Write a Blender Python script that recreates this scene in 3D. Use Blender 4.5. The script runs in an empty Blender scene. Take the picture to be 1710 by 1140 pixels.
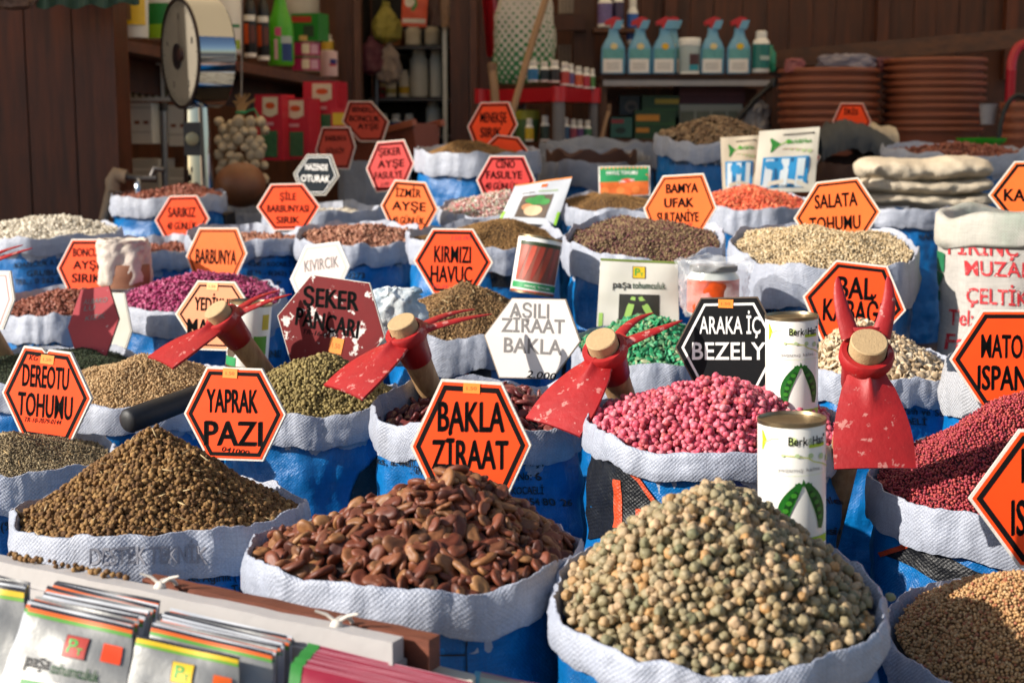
import bpy, math, random
import numpy as np
from mathutils import Vector, Matrix, noise
random.seed(7); rng = np.random.default_rng(7)
SC = bpy.context.scene
COL = SC.collection
R_ = math.radians

# ------------------------------------------------------------------ camera
F, HZ, CAMZ = 2400.0, 215.0, 1.30           # focal length and horizon in photo pixels, eye height
PITCH = math.atan((570 - HZ) / F)
cam = bpy.data.cameras.new('camera'); camo = bpy.data.objects.new('camera', cam); COL.objects.link(camo)
cam.sensor_width = 36; cam.lens = 36 * F / 1710; cam.clip_end = 300; cam.clip_start = .05
camo.location = (0, 0, CAMZ); camo.rotation_euler = (math.pi / 2 - PITCH, 0, 0)
cam.dof.use_dof = True; cam.dof.focus_distance = 2.25; cam.dof.aperture_fstop = 6.0
SC.camera = camo
SC.render.resolution_x, SC.render.resolution_y = 1024, 682
# ------------------------------------------------------------------ sky and sun
SUN = Vector((-.86, -.30, .47)).normalized()   # towards the sun
w = bpy.data.worlds.new('World'); SC.world = w; w.use_nodes = True
nt = w.node_tree; sky = nt.nodes.new('ShaderNodeTexSky'); sky.sky_type = 'NISHITA'; sky.sun_disc = False
sky.sun_elevation = math.asin(SUN.z); sky.sun_rotation = math.atan2(SUN.x, SUN.y) % (2 * math.pi)
bg = nt.nodes['Background']; bg.inputs['Strength'].default_value = .10
nt.links.new(sky.outputs[0], bg.inputs[0])
sl = bpy.data.lights.new('sun', 'SUN'); sl.energy = 5.0; sl.angle = R_(.5); sl.color = (1, .93, .83)
so = bpy.data.objects.new('sun', sl); COL.objects.link(so)
so.rotation_euler = SUN.to_track_quat('Z', 'Y').to_euler(); so.location = (-5, -4, 6)
SC.view_settings.view_transform = 'Standard'; SC.view_settings.look = 'None'
SC.view_settings.exposure = .58; SC.view_settings.gamma = 1

# ------------------------------------------------------------------ pixels to points
cp, sp = math.cos(PITCH), math.sin(PITCH)
def ray(px, py):
    u, v = (px - 855) / F, -(py - 570) / F
    return Vector((u, cp + v * sp, -sp + v * cp))
CAM = Vector((0, 0, CAMZ))
def P(px, py, D):
    d = ray(px, py); return CAM + d * (D / d.y)
def hit(px, py, cx, cy, r, ey=1.0):
    """where the sight line of a photo pixel meets an upright (elliptic) cylinder: angle and height"""
    d = ray(px, py); ox, oy = -cx, -cy / ey; dx, dy = d.x, d.y / ey; a = dx * dx + dy * dy; b = ox * dx + oy * dy; q = b * b - a * (ox * ox + oy * oy - r * r)
    t = (-b - math.sqrt(max(q, 0))) / a; return math.atan2(oy + dy * t, ox + dx * t), CAMZ + d.z * t
def mpp(D): return D / F                      # metres per photo pixel at depth D (near enough)

# ------------------------------------------------------------------ materials
def hexc(h):
    h = h.lstrip('#'); c = [int(h[i:i + 2], 16) / 255 for i in (0, 2, 4)]
    return tuple(x / 12.92 if x <= .04045 else ((x + .055) / 1.055) ** 2.4 for x in c)
def col(c): return hexc(c) if isinstance(c, str) else tuple(c)
_M = {}
class NT:
    def __init__(s, m):
        m.use_nodes = True; s.t = m.node_tree; s.b = s.t.nodes['Principled BSDF']
    def n(s, typ, **kw):
        x = s.t.nodes.new(typ)
        for k, v in kw.items(): setattr(x, k, v)
        return x
    def l(s, a, b): s.t.links.new(a, b)
    def math(s, op, a, b=None):
        x = s.n('ShaderNodeMath', operation=op)
        for i, q in enumerate((a, b)):
            if q is None: continue
            if isinstance(q, (int, float)): x.inputs[i].default_value = q
            else: s.l(q, x.inputs[i])
        return x.outputs[0]
    def mix(s, f, a, b):
        x = s.n('ShaderNodeMix', data_type='RGBA')
        for i, q in ((0, f), (6, a), (7, b)):
            if isinstance(q, (int, float)): x.inputs[i].default_value = q
            elif isinstance(q, tuple): x.inputs[i].default_value = (*q[:3], 1)
            else: s.l(q, x.inputs[i])
        return x.outputs[2]
    def noise(s, vec, scale, detail=4, rough=.6):
        x = s.n('ShaderNodeTexNoise'); x.inputs['Scale'].default_value = scale
        x.inputs['Detail'].default_value = detail; x.inputs['Roughness'].default_value = rough
        if vec is not None: s.l(vec, x.inputs['Vector'])
        return x.outputs['Fac']
    def ramp(s, f, stops):
        x = s.n('ShaderNodeValToRGB'); e = x.color_ramp.elements
        while len(e) < len(stops): e.new(.5)
        for q, (p, c) in zip(e, stops): q.position = p; q.color = (*c[:3], 1)
        s.l(f, x.inputs[0]); return x.outputs[0]
    def bump(s, h, strength, dist):
        x = s.n('ShaderNodeBump'); x.inputs['Strength'].default_value = strength; x.inputs['Distance'].default_value = dist
        s.l(h, x.inputs['Height']); return x
def M(c, rough=.5, metal=0, var=.18, vs=14, bump=0, bs=60, spec=.5, chips=None, key=None, coat=0):
    """plain surface: colour with uneven wear; chips = (colour, scale, threshold) for flaked paint"""
    c = col(c); k = key or (c, rough, metal, var, vs, bump, bs, spec, chips, coat)
    if k in _M: return _M[k]
    m = bpy.data.materials.new('surface'); g = NT(m); tc = g.n('ShaderNodeTexCoord').outputs['Object']
    f = g.noise(tc, vs)
    base = g.mix(f, tuple(x * (1 - var) for x in c), tuple(min(1, x * (1 + var)) for x in c))
    if chips:
        cf = g.ramp(g.noise(tc, chips[1], 6, .65), [(chips[2], (0, 0, 0)), (min(1, chips[2] + .03), (1, 1, 1))])
        base = g.mix(cf, base, col(chips[0]))
    g.l(base, g.b.inputs['Base Color'])
    g.l(g.math('ADD', g.math('MULTIPLY', g.noise(tc, vs * 3), .25), rough - .12), g.b.inputs['Roughness'])
    g.b.inputs['Metallic'].default_value = metal; g.b.inputs['Specular IOR Level'].default_value = spec
    if coat: g.b.inputs['Coat Weight'].default_value = coat; g.b.inputs['Coat Roughness'].default_value = .15
    if bump: g.l(g.bump(g.noise(tc, bs, 5), bump, .004).outputs[0], g.b.inputs['Normal'])
    _M[k] = m; return m
def M_cloth(c, c2=None, rough=.5, pitch=.0085, weave=.3, dirt=.35, dirtc='#6a5a48', band=None):
    """woven plastic cloth on UVs in metres"""
    k = ('cloth', c, c2, rough, pitch, weave, dirt)
    if k in _M: return _M[k]
    m = bpy.data.materials.new('woven'); g = NT(m)
    uv = g.n('ShaderNodeUVMap').outputs[0]; tc = g.n('ShaderNodeTexCoord').outputs['Object']
    x = g.n('ShaderNodeSeparateXYZ'); g.l(uv, x.inputs[0])
    kk = 2 * math.pi / pitch
    h = g.math('MULTIPLY', g.math('SINE', g.math('MULTIPLY', x.outputs[0], kk)), g.math('SINE', g.math('MULTIPLY', x.outputs[1], kk)))
    n1 = g.noise(tc, 22, 6); n2 = g.noise(tc, 7, 5)
    cc = col(c)
    base = g.mix(n1, tuple(q * .86 for q in cc), tuple(min(1, q * 1.1) for q in cc))
    if c2: base = g.mix(g.ramp(n2, [(.45, (0, 0, 0)), (.7, (1, 1, 1))]), base, col(c2))
    for sc_ in ((26, 420, 0), (420, 26, 0)):
        mp_ = g.n('ShaderNodeMapping'); mp_.inputs['Scale'].default_value = sc_; g.l(uv, mp_.inputs[0]); st_ = g.noise(mp_.outputs[0], 1.0, 3)
        base = g.mix(g.ramp(st_, [(.30, (.34,) * 3), (.62, (0, 0, 0))]), base, tuple(q * .45 for q in cc))
    mp_ = g.n('ShaderNodeMapping'); mp_.inputs['Scale'].default_value = (14, 2.5, 1); g.l(uv, mp_.inputs[0]); pn_ = g.noise(mp_.outputs[0], 1.0, 2)
    base = g.mix(g.ramp(pn_, [(.50, (0, 0, 0)), (.53, (.22,) * 3)]), base, tuple(q * .6 for q in cc))
    d = g.ramp(g.noise(tc, 11, 8, .7), [(.52, (0, 0, 0)), (.8, (dirt,) * 3)])
    base = g.mix(d, base, col(dirtc)); g.l(base, g.b.inputs['Base Color'])
    # seams and darned threads: faint lighter/darker vertical threads
    g.b.inputs['Roughness'].default_value = rough
    b1 = g.bump(h, weave, .0016); rg = g.n('ShaderNodeTexNoise', noise_type='RIDGED_MULTIFRACTAL'); rg.inputs['Scale'].default_value = 9; rg.inputs['Detail'].default_value = 4; g.l(tc, rg.inputs['Vector'])
    b2 = g.bump(g.math('ADD', g.noise(tc, 38, 7, .65), g.math('MULTIPLY', rg.outputs['Fac'], .55)), .6, .007); g.l(b1.outputs[0], b2.inputs['Normal'])
    g.l(b2.outputs[0], g.b.inputs['Normal']); _M[k] = m; return m
def M_wood(c1, c2, scale=1.0, axis='Z', rough=.55, bump=.25):
    k = ('wood', c1, c2, scale, axis, rough)
    if k in _M: return _M[k]
    m = bpy.data.materials.new('wood'); g = NT(m); tc = g.n('ShaderNodeTexCoord').outputs['Object']
    mp = g.n('ShaderNodeMapping'); s = [14 * scale] * 3; s['XYZ'.index(axis)] = 1.1 * scale; mp.inputs['Scale'].default_value = s
    g.l(tc, mp.inputs[0]); f = g.noise(mp.outputs[0], 2.2, 8, .68); f2 = g.noise(tc, 3, 3)
    base = g.ramp(f, [(.3, col(c1)), (.68, col(c2))])
    base = g.mix(g.math('MULTIPLY', f2, .6), base, tuple(q * .45 for q in col(c1)))
    g.l(base, g.b.inputs['Base Color']); g.b.inputs['Roughness'].default_value = rough
    g.l(g.bump(f, bump, .004).outputs[0], g.b.inputs['Normal']); _M[k] = m; return m
def M_seed(cols, rough=.5, spec=.4, nz=120, bump=.3):
    k = ('seed', tuple(cols), rough)
    if k in _M: return _M[k]
    m = bpy.data.materials.new('seeds'); g = NT(m); tc = g.n('ShaderNodeTexCoord').outputs['Object']
    ri = g.n('ShaderNodeNewGeometry').outputs['Random Per Island']
    n = len(cols); base = g.ramp(ri, [(i / max(1, n - 1), col(c)) for i, c in enumerate(cols)])
    f = g.noise(tc, nz, 4); base = g.mix(g.math('MULTIPLY', g.ramp(f, [(.42, (0, 0, 0)), (.75, (1, 1, 1))]), .5), base, tuple(q * .45 for q in col(cols[n // 2])))
    g.l(base, g.b.inputs['Base Color']); g.b.inputs['Roughness'].default_value = rough; g.b.inputs['Specular IOR Level'].default_value = spec
    g.l(g.bump(f, bump, .002).outputs[0], g.b.inputs['Normal']); _M[k] = m; return m
def M_clear(tint=(1, 1, 1), rough=.08, alpha=.3):
    k = ('clear', tint, rough, alpha)
    if k in _M: return _M[k]
    m = bpy.data.materials.new('clear_film'); g = NT(m)
    g.b.inputs['Base Color'].default_value = (*tint, 1); g.b.inputs['Roughness'].default_value = rough
    g.b.inputs['Alpha'].default_value = alpha; _M[k] = m; return m
BLACK = M('#0e0d0e', .5); INK = M('#0c0b0c', .8, var=.3, vs=60, spec=.15); WHITE = M('#e8e6e2', .5, var=.06)

# ------------------------------------------------------------------ objects
def prop(o, label=None, cat=None, group=None, kind=None):
    if label: o['label'] = label
    if cat: o['category'] = cat
    if group: o['group'] = group
    if kind: o['kind'] = kind
    return o
def thing(name, label, cat, loc=(0, 0, 0), group=None, mat=None):
    o = bpy.data.objects.new(name, None); COL.objects.link(o); o.empty_display_size = .05
    if mat is not None: o.matrix_world = mat
    else: o.location = loc
    return prop(o, label, cat, group)
class MB:
    def __init__(s): s.v = []; s.f = []; s.m = []; s.uv = []
    def add(s, v, f, mi=0):
        o = len(s.v); s.v += [tuple(q) for q in v]; s.f += [tuple(i + o for i in q) for q in f]; s.m += [mi] * len(f); return s
    def box(s, c, d, rot=None, mi=0):
        c = Vector(c); v = [Vector((sx * d[0] / 2, sy * d[1] / 2, sz * d[2] / 2)) for sx in (-1, 1) for sy in (-1, 1) for sz in (-1, 1)]
        if rot is not None: v = [rot @ q for q in v]
        return s.add([c + q for q in v], [(0, 1, 3, 2), (4, 6, 7, 5), (0, 4, 5, 1), (2, 3, 7, 6), (0, 2, 6, 4), (1, 5, 7, 3)], mi)
    def hexa(s, front, back, mi=0):
        """front/back: four points each, same order"""
        return s.add(list(front) + list(back), [(0, 1, 2, 3), (7, 6, 5, 4), (0, 4, 5, 1), (1, 5, 6, 2), (2, 6, 7, 3), (3, 7, 4, 0)], mi)
    def lathe(s, prof, n=32, mat=None, mi=0, ell=1.0, cap=True):
        v = []; f = []
        for r, z in prof:
            for i in range(n):
                a = 2 * math.pi * i / n; v.append(Vector((r * math.cos(a), r * math.sin(a) * ell, z)))
        for j in range(len(prof) - 1):
            for i in range(n): f.append((j * n + i, j * n + (i + 1) % n, (j + 1) * n + (i + 1) % n, (j + 1) * n + i))
        if cap:
            f.append(tuple(reversed(range(n)))); k = (len(prof) - 1) * n; f.append(tuple(range(k, k + n)))
        if mat is not None: v = [mat @ q for q in v]
        return s.add(v, f, mi)
    def tube(s, pts, rad, n=10, mi=0, flat=1.0, side=None):
        pts = [Vector(p) for p in pts]; rad = rad if isinstance(rad, (list, tuple)) else [rad] * len(pts)
        v = []; f = []; prev = None
        for i, p in enumerate(pts):
            t = (pts[min(i + 1, len(pts) - 1)] - pts[max(i - 1, 0)]).normalized()
            a = side if side is not None else (prev if prev is not None else Vector((0, 0, 1)) if abs(t.z) < .9 else Vector((1, 0, 0)))
            x = (a - t * a.dot(t)).normalized(); prev = x; y = t.cross(x)
            for k in range(n):
                q = 2 * math.pi * k / n; v.append(p + x * rad[i] * math.cos(q) + y * rad[i] * flat * math.sin(q))
        for i in range(len(pts) - 1):
            for k in range(n): f.append((i * n + k, i * n + (k + 1) % n, (i + 1) * n + (k + 1) % n, (i + 1) * n + k))
        f.append(tuple(reversed(range(n)))); k = (len(pts) - 1) * n; f.append(tuple(range(k, k + n)))
        return s.add(v, f, mi)
    def prism(s, poly, z0, z1, mi=0):
        n = len(poly); v = [(x, y, z0) for x, y in poly] + [(x, y, z1) for x, y in poly]
        f = [tuple(range(n))[::-1], tuple(range(n, 2 * n))] + [(i, (i + 1) % n, n + (i + 1) % n, n + i) for i in range(n)]
        return s.add(v, f, mi)
    def obj(s, name, mats, parent=None, smooth=35, uv=None):
        me = bpy.data.meshes.new(name); me.from_pydata(s.v, [], s.f); mats = mats if isinstance(mats, (list, tuple)) else [mats]
        for m in mats: me.materials.append(m)
        if len(mats) > 1: me.polygons.foreach_set('material_index', s.m)
        if smooth:
            me.polygons.foreach_set('use_smooth', [True] * len(me.polygons))
            if smooth < 179: me.set_sharp_from_angle(angle=R_(smooth))
        if uv is not None:
            l = me.uv_layers.new(name='UVMap'); idx = np.empty(len(me.loops), np.int32); me.loops.foreach_get('vertex_index', idx)
            l.data.foreach_set('uv', np.asarray(uv, np.float32)[idx].ravel())
        me.update(); o = bpy.data.objects.new(name, me); COL.objects.link(o)
        if parent is not None: o.parent = parent
        return o

# ------------------------------------------------------------------ lettering and decals through a map (px, py) -> local point
_T = {}
def glyphs(txt, bold, dup=False):
    k = (txt, bold, dup); b0 = bold; bold = .006 if dup else min(bold, .016)
    if k not in _T:
        cu = bpy.data.curves.new('t', 'FONT'); cu.body = txt; cu.size = 1; cu.offset = bold; cu.space_character = 1.0 + bold * 1.6; cu.resolution_u = 3; cu.align_x = 'LEFT'
        o = bpy.data.objects.new('t', cu); COL.objects.link(o); dg = bpy.context.evaluated_depsgraph_get()
        me = bpy.data.meshes.new_from_object(o.evaluated_get(dg))
        v = np.array([q.co[:2] for q in me.vertices]) if len(me.vertices) else np.zeros((1, 2)); f = [tuple(p.vertices) for p in me.polygons]
        bpy.data.objects.remove(o); bpy.data.curves.remove(cu); bpy.data.meshes.remove(me)
        x0, x1 = v[:, 0].min(), v[:, 0].max(); v[:, 0] = (v[:, 0] - x0) / max(1e-6, x1 - x0) - .5
        v[:, 1] = (v[:, 1] + bold) / (.73 + 2 * bold) - .5; 
        if dup and b0 > .012:      # heavier stems: three strokes side by side
            n = len(v); sh = (b0 - .004) * 1.15 / max(.3, x1 - x0); v = np.concatenate([v, v + np.array([sh, .018]), v - np.array([sh, .018])]); v[:, 0] /= 1 + 2 * sh; v[:, 1] /= 1.036
            f = f + [tuple(i + n for i in q) for q in f] + [tuple(i + 2 * n for i in q) for q in f]
        _T[k] = (v, f)
    return _T[k]
def d_text(mb, mp, txt, xc, yc, wp, hp, phi=0, bold=.028, slant=0, mi=0, dup=False):
    v, f = glyphs(txt, bold, dup); c, s = math.cos(phi), math.sin(phi)
    mb.add([mp(xc + a * wp * c + b * hp * (slant + s * .5), yc + a * wp * s - b * hp) for a, b in v], f, mi)
def d_quad(mb, mp, q, nx=1, ny=1, mi=0):
    """q: TL, TR, BR, BL in pixels"""
    q = [Vector((*p, 0)) for p in q]; v = []
    for j in range(ny + 1):
        for i in range(nx + 1):
            a, b = i / nx, j / ny; t = q[0].lerp(q[1], a).lerp(q[3].lerp(q[2], a), b); v.append(mp(t.x, t.y))
    mb.add(v, [(j * (nx + 1) + i, (j + 1) * (nx + 1) + i, (j + 1) * (nx + 1) + i + 1, j * (nx + 1) + i + 1) for j in range(ny) for i in range(nx)], mi)
def d_ell(mb, mp, xc, yc, rx, ry, phi=0, n=20, mi=0):
    c, s = math.cos(phi), math.sin(phi); v = [mp(xc, yc)]
    for k in (.5, 1):
        for i in range(n):
            a = -2 * math.pi * i / n; x, y = rx * k * math.cos(a), ry * k * math.sin(a); v.append(mp(xc + x * c - y * s, yc + x * s + y * c))
    f = [(0, 1 + i, 1 + (i + 1) % n) for i in range(n)] + [(1 + i, 1 + n + i, 1 + n + (i + 1) % n, 1 + (i + 1) % n) for i in range(n)]
    mb.add(v, f, mi)
def d_line(mb, mp, pts, wid, mi=0):
    """a drawn stroke through pixel points"""
    v = []
    for i, p in enumerate(pts):
        a = Vector(pts[max(0, i - 1)]); b = Vector(pts[min(len(pts) - 1, i + 1)]); t = (b - a).normalized(); wd = wid[i] if isinstance(wid, (list, tuple)) else wid
        n = Vector((-t.y, t.x)) * wd / 2; v += [mp(p[0] + n.x, p[1] + n.y), mp(p[0] - n.x, p[1] - n.y)]
    mb.add(v, [(2 * i, 2 * i + 1, 2 * i + 3, 2 * i + 2) for i in range(len(pts) - 1)], mi)
class Plane:
    """an upright board plane: local x right, y up, z towards the viewer"""
    def __init__(s, px, py, D, yaw=0, lean=0, pt=None):
        s.o = P(px, py, D); y, l = R_(yaw), R_(lean)
        s.n = Vector((-math.sin(y) * math.cos(l), -math.cos(y) * math.cos(l), math.sin(l)))
        s.x = Vector((0, 0, 1)).cross(s.n).normalized(); s.y = s.n.cross(s.x)
        s.mat = Matrix(((s.x.x, s.y.x, s.n.x, s.o.x), (s.x.y, s.y.y, s.n.y, s.o.y), (s.x.z, s.y.z, s.n.z, s.o.z), (0, 0, 0, 1)))
    def at(s, px, py):
        d = ray(px, py); t = (s.o - CAM).dot(s.n) / d.dot(s.n); q = CAM + d * t - s.o; return (q.dot(s.x), q.dot(s.y))
    def map(s, h): return lambda px, py: (*s.at(px, py), h)

# ------------------------------------------------------------------ setting: ground, platform, shop
b = MB(); b.add([(-60, -60, 0), (60, -60, 0), (60, 60, 0), (-60, 60, 0)], [(0, 1, 2, 3)])
prop(b.obj('ground', M('#77716a', .8, var=.3, vs=3, bump=.4), smooth=0), kind='structure')
STEPS = [(1.30, 2.12, .20), (2.12, 3.02, .26), (3.02, 3.66, .34), (3.66, 4.62, .44), (4.62, 6.4, .58)]
b = MB()
for y0, y1, z in STEPS: b.box((0, (y0 + y1) / 2, z / 2), (4.6, y1 - y0, z))
prop(b.obj('display_platform', M_wood('#2a1c12', '#4d3522', axis='X'), smooth=0), 'low stepped timber platform under all the sacks', 'platform')
def step_z(D):
    for y0, y1, z in STEPS:
        if D < y1: return z
    return STEPS[-1][2]

DW = M_wood('#3c1b08', '#703412'); DW2 = M_wood('#331708', '#623012'); DWX = M_wood('#3c200d', '#6c3f1b', axis='X')
shop = thing('shop_building', 'dark brown wooden shop front behind the rows of sacks', 'building', (0, 7.4, 0))
def local(pt, o): return Vector(pt) - o.location
def wpart(name, mat, x0, x1, y0, y1, z0, z1, parent=shop, mb=None):
    q = mb or MB(); L = parent.location
    q.box(((x0 + x1) / 2 - L.x, (y0 + y1) / 2 - L.y, (z0 + z1) / 2 - L.z), (x1 - x0, y1 - y0, z1 - z0))
    if mb is None: return q.obj(name, mat, parent, smooth=0)
# left panelled wall
xe = P(205, 200, 5.6).x
q = MB()
xs = [-3.6] + [P(x, 200, 5.6).x for x in (-330, -240, -150, -55, 47, 126)] + [P(163, 200, 5.6).x]
for a, c in zip(xs, xs[1:]): wpart('', None, a + .003, c - .003, 5.60 + random.uniform(0, .006), 5.66, 0, 3.2, mb=q)
q.obj('panel_wall', DW, shop, smooth=0)
q = MB(); wpart('', None, xs[-1], xe - .035, 5.55, 5.70, 0, 3.2, mb=q); wpart('', None, xe - .033, xe, 5.52, 5.72, 0, 3.2, mb=q); q.obj('pillar', DW, shop, smooth=0)
wpart('side_wall', DW2, -3.7, -3.6, 4.4, 9.6, 0, 3.2)
# back wall of the right half: boards with a cross beam, and the deep inside on the left
q = MB(); x = P(985, 100, 7.5).x
while x < 4.2:
    wd = random.uniform(.11, .15); wpart('', None, x, x + wd - .004, 7.50 + random.uniform(0, .012), 7.56, 0, 3.2, mb=q); x += wd
q.obj('board_wall', DW2, shop, smooth=0)
q = MB(); a, c = P(1285, 100, 7.46), P(1730, 62, 7.0); h = .045
q.hexa([local(p, shop) for p in (a + Vector((0, 0, -h)), c + Vector((0, 0, -h)), c + Vector((0, 0, h)), a + Vector((0, 0, h)))],
       [local(p + Vector((0, .1, 0)), shop) for p in (a + Vector((0, 0, -h)), c + Vector((0, 0, -h)), c + Vector((0, 0, h)), a + Vector((0, 0, h)))])
q.obj('cross_beam', DWX, shop, smooth=0)
for px in (1120, 1475, 1690):
    p = P(px, 40, 7.44); wpart('batten', DW, p.x - .03, p.x + .03, 7.44, 7.49, 1.55, 3.2)
wpart('inner_wall', DW2, -3.6, 1.2, 9.5, 9.6, 0, 3.2)
def post(name, x0, x1, D, dep=.12, m=DW, z0=0, z1=3.2):
    return wpart(name, m, P(x0, 100, D).x, P(x1, 100, D).x, D, D + dep, z0, z1)
post('pillar', 562, 590, 7.55, .2, DW2); post('pillar', 591, 603, 7.50, .1, M_wood('#4a2a1a', '#6e4430'))  # thin trim in lighter brown: the light on it is put into its colour
post('pillar', 752, 783, 7.25, .2, DW2); post('pillar', 785, 797, 7.22, .1, M_wood('#4a2414', '#6a3a1e')); post('pillar', 799, 822, 7.26, .16, DW2)
post('pillar', 958, 992, 7.3, .12, M_wood('#3a2010', '#5c361c'))
p, q2 = P(918, 52, 7.28), P(978, 25, 7.28)
wpart('rail', DW2, p.x, q2.x, 7.24, 7.29, p.z, q2.z)
ROOF_Y = 3.78
aw = bpy.data.materials.new('awning_fill_light'); g = NT(aw); g.b.inputs['Base Color'].default_value = (*hexc('#d8bc94'), 1); g.b.inputs['Roughness'].default_value = .8
tl = g.n('ShaderNodeBsdfTranslucent'); tl.inputs[0].default_value = (*hexc('#fdecd0'), 1); mx = g.n('ShaderNodeMixShader'); mx.inputs[0].default_value = .9  # unseen canvas, translucency added as fill light for the shop inside
g.l(g.b.outputs[0], mx.inputs[1]); g.l(tl.outputs[0], mx.inputs[2]); g.l(mx.outputs[0], g.t.nodes['Material Output'].inputs[0])
wpart('awning', aw, -3.8, 4.3, ROOF_Y, 9.7, 3.2, 3.204)

# beige house across the street, seen mirrored in the chrome of the scale
hs = thing('town_house', 'beige plastered house across the street, mirrored in the chrome scale', 'building', (11, -13, 0))
MB().box((0, 0, 3.5), (12, 6, 7)).obj('wall', M('#c9a888', .8, var=.12, vs=1.5), hs, smooth=0)
MB().box((0, 0, 7.1), (12.6, 6.6, .2)).obj('roof', M('#7a4a38', .8), hs, smooth=0)
for x in (-4, -1.3, 1.4, 4.1):
    for z in (1.6, 4.8): MB().box((x, 3.0, z), (1.0, .08, 1.5)).obj('window', M('#30343a', .2), hs, smooth=0)

# ------------------------------------------------------------------ sacks and their heaps of seed
CUFF = M_cloth('#abb1c0', None, .44, .0062, .26, .34, '#7c746c'); BLUE = M_cloth('#0464a8', '#057ac2', .32, .0062, .14, .6, '#04305c')
CUFF_D = M_cloth('#9298a6', None, .5, .0062, .34, .3, '#5c5a5c'); CREAM = M_cloth('#cdbfa8', None, .7, .006, .5, .3, '#9a8468'); WHITEC = M_cloth('#b4b6bc', None, .6, .007, .6, .2, '#a09c98')
PBLACK = M_cloth('#101217', None, .4, .0062, .2, .2, '#3a3f48'); PORANGE = M_cloth('#c8481c', None, .45, .0062, .2, .2, '#5a2410'); BROWNC = M_cloth('#4a2e24', None, .7, .006, .4, .2, '#2a1810')
INK_S = M('#07121f', .5, var=.4, vs=50); DARKRED = M_cloth('#5a1218', None, .6, .006, .4, .2, '#2a0a0c')
class Sack:
    def __init__(s, cx, cy, rx, R, ratio=None, cuff=70, seed=0, wav=1.0, z_off=0, base=None):
        rnd = random.Random(seed * 13 + 5); s.seed = seed; s.rnd = rnd; s.wav = wav
        s.cx, s.cy, s.rx, s.R = cx, cy, rx, R; s.D = R * F / rx; s.c = P(cx, cy, s.D); s.c.z += z_off
        pred = (cy - HZ) / F; s.slope = max(-.05, min(.30, math.tan(math.asin(ratio)) - pred)) if ratio else .10
        s.base = step_z(s.D) if base is None else base; s.H = s.c.z - s.base
        s.A = [(k, rnd.uniform(0, 6.28), a * R * wav * rnd.uniform(.5, 1.2)) for k, a in ((2, .022), (3, .016), (5, .011), (8, .008), (13, .006))]
        s.B = [(k, rnd.uniform(0, 6.28), a * R * wav * rnd.uniform(.5, 1.2)) for k, a in ((2, .014), (3, .016), (5, .012), (7, .010), (11, .009), (17, .005))]
        s.cuff = cuff * mpp(s.D); s.o3 = Vector((rnd.uniform(0, 50), rnd.uniform(0, 50), seed))
    def rr(s, th): return s.R + sum(a * np.sin(k * th + f) for k, f, a in s.A) - s.R * (.034 * (np.abs(np.sin(2.5 * th + s.seed)) - .6) + .022 * (np.abs(np.sin(4.5 * th + 2.3 * s.seed)) - .6))
    def zr(s, th): return s.H + s.slope * s.R * np.sin(th) + sum(a * np.sin(k * th + f) for k, f, a in s.B) - s.R * s.wav * (.030 * (np.abs(np.sin(3.5 * th + 1.7 * s.seed)) - .6) + .016 * (np.abs(np.sin(6.5 * th + s.seed)) - .6))
    def crumple(s, th, z, amp=.004, sc=1.0):
        p = Vector((math.cos(th) * 2.2 * sc, math.sin(th) * 2.2 * sc, z * 9 * sc)) + s.o3
        return amp * (noise.noise(p) + .7 * (.5 - abs(noise.noise(p * 1.9))) * 1.4 + .55 * (.4 - abs(noise.noise(p * 4.2))) + .3 * noise.noise(p * 9))
    def body_r(s, th, z):
        zt = float(s.zr(th)) - s.cuff; t = max(0, min(1, z / max(.05, zt)))
        return float(s.rr(th)) * (.955 + .055 * math.sin(math.pi * min(1, t * 1.02)) ** .8) - .004 + s.crumple(th, z, .0075, .8) + .003 * math.sin(z * 55 + 3 * math.sin(2 * th + s.seed)) * t
    def cuff_prof(s, th):
        ch = s.cuff * (1 + .07 * math.sin(2 * th + s.seed) + .03 * math.sin(5 * th + 2 * s.seed) + .10 * max(0, math.sin(1.5 * th + s.seed)) ** 12); r, z = float(s.rr(th)), float(s.zr(th))
        def c(dz, a=.0045):
            p2 = Vector((math.cos(th) * 5.5, math.sin(th) * 5.5, (z + dz) * 5)) + s.o3 * 1.3
            return s.crumple(th, z + dz, a) +   .008 * (.16 - abs(noise.noise(p2))) + .005 * (.16 - abs(noise.noise(p2 * 2.1)))
        p3 = Vector((math.cos(th) * 7, math.sin(th) * 7, 3)) + s.o3; z += s.R * (.022 * noise.noise(p3) + .024 * (.2 - abs(noise.noise(p3 * 1.7))))
        fold = .006 * math.sin(4 * th + s.seed) ** 3
        return [(r - .008, z - ch + .012), (r - .004 + c(-ch), z - ch), (r + .003 + c(-ch), z - ch - .0005), (r + .0055 + c(-ch * .85), z - ch * .88), (r + .0065 + c(-ch * .65) + fold * .3, z - ch * .66),
                (r + .0060 + c(-ch * .45) - fold * .4, z - ch * .45), (r + .0050 + c(-ch * .25), z - ch * .25), (r + .0035 + c(-ch * .1), z - ch * .10), (r + .0015 + c(0, .0045), z - .0002), (r - .0003 + c(0, .0045), z + .0004),
                (r - .0012 + c(0, .0045), z - .002), (r - .007 + c(-.02), z - .02), (r - .012 + c(-.05), z - .05), (r - .018, z - .11), (r - .03, z - .2)]
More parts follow.
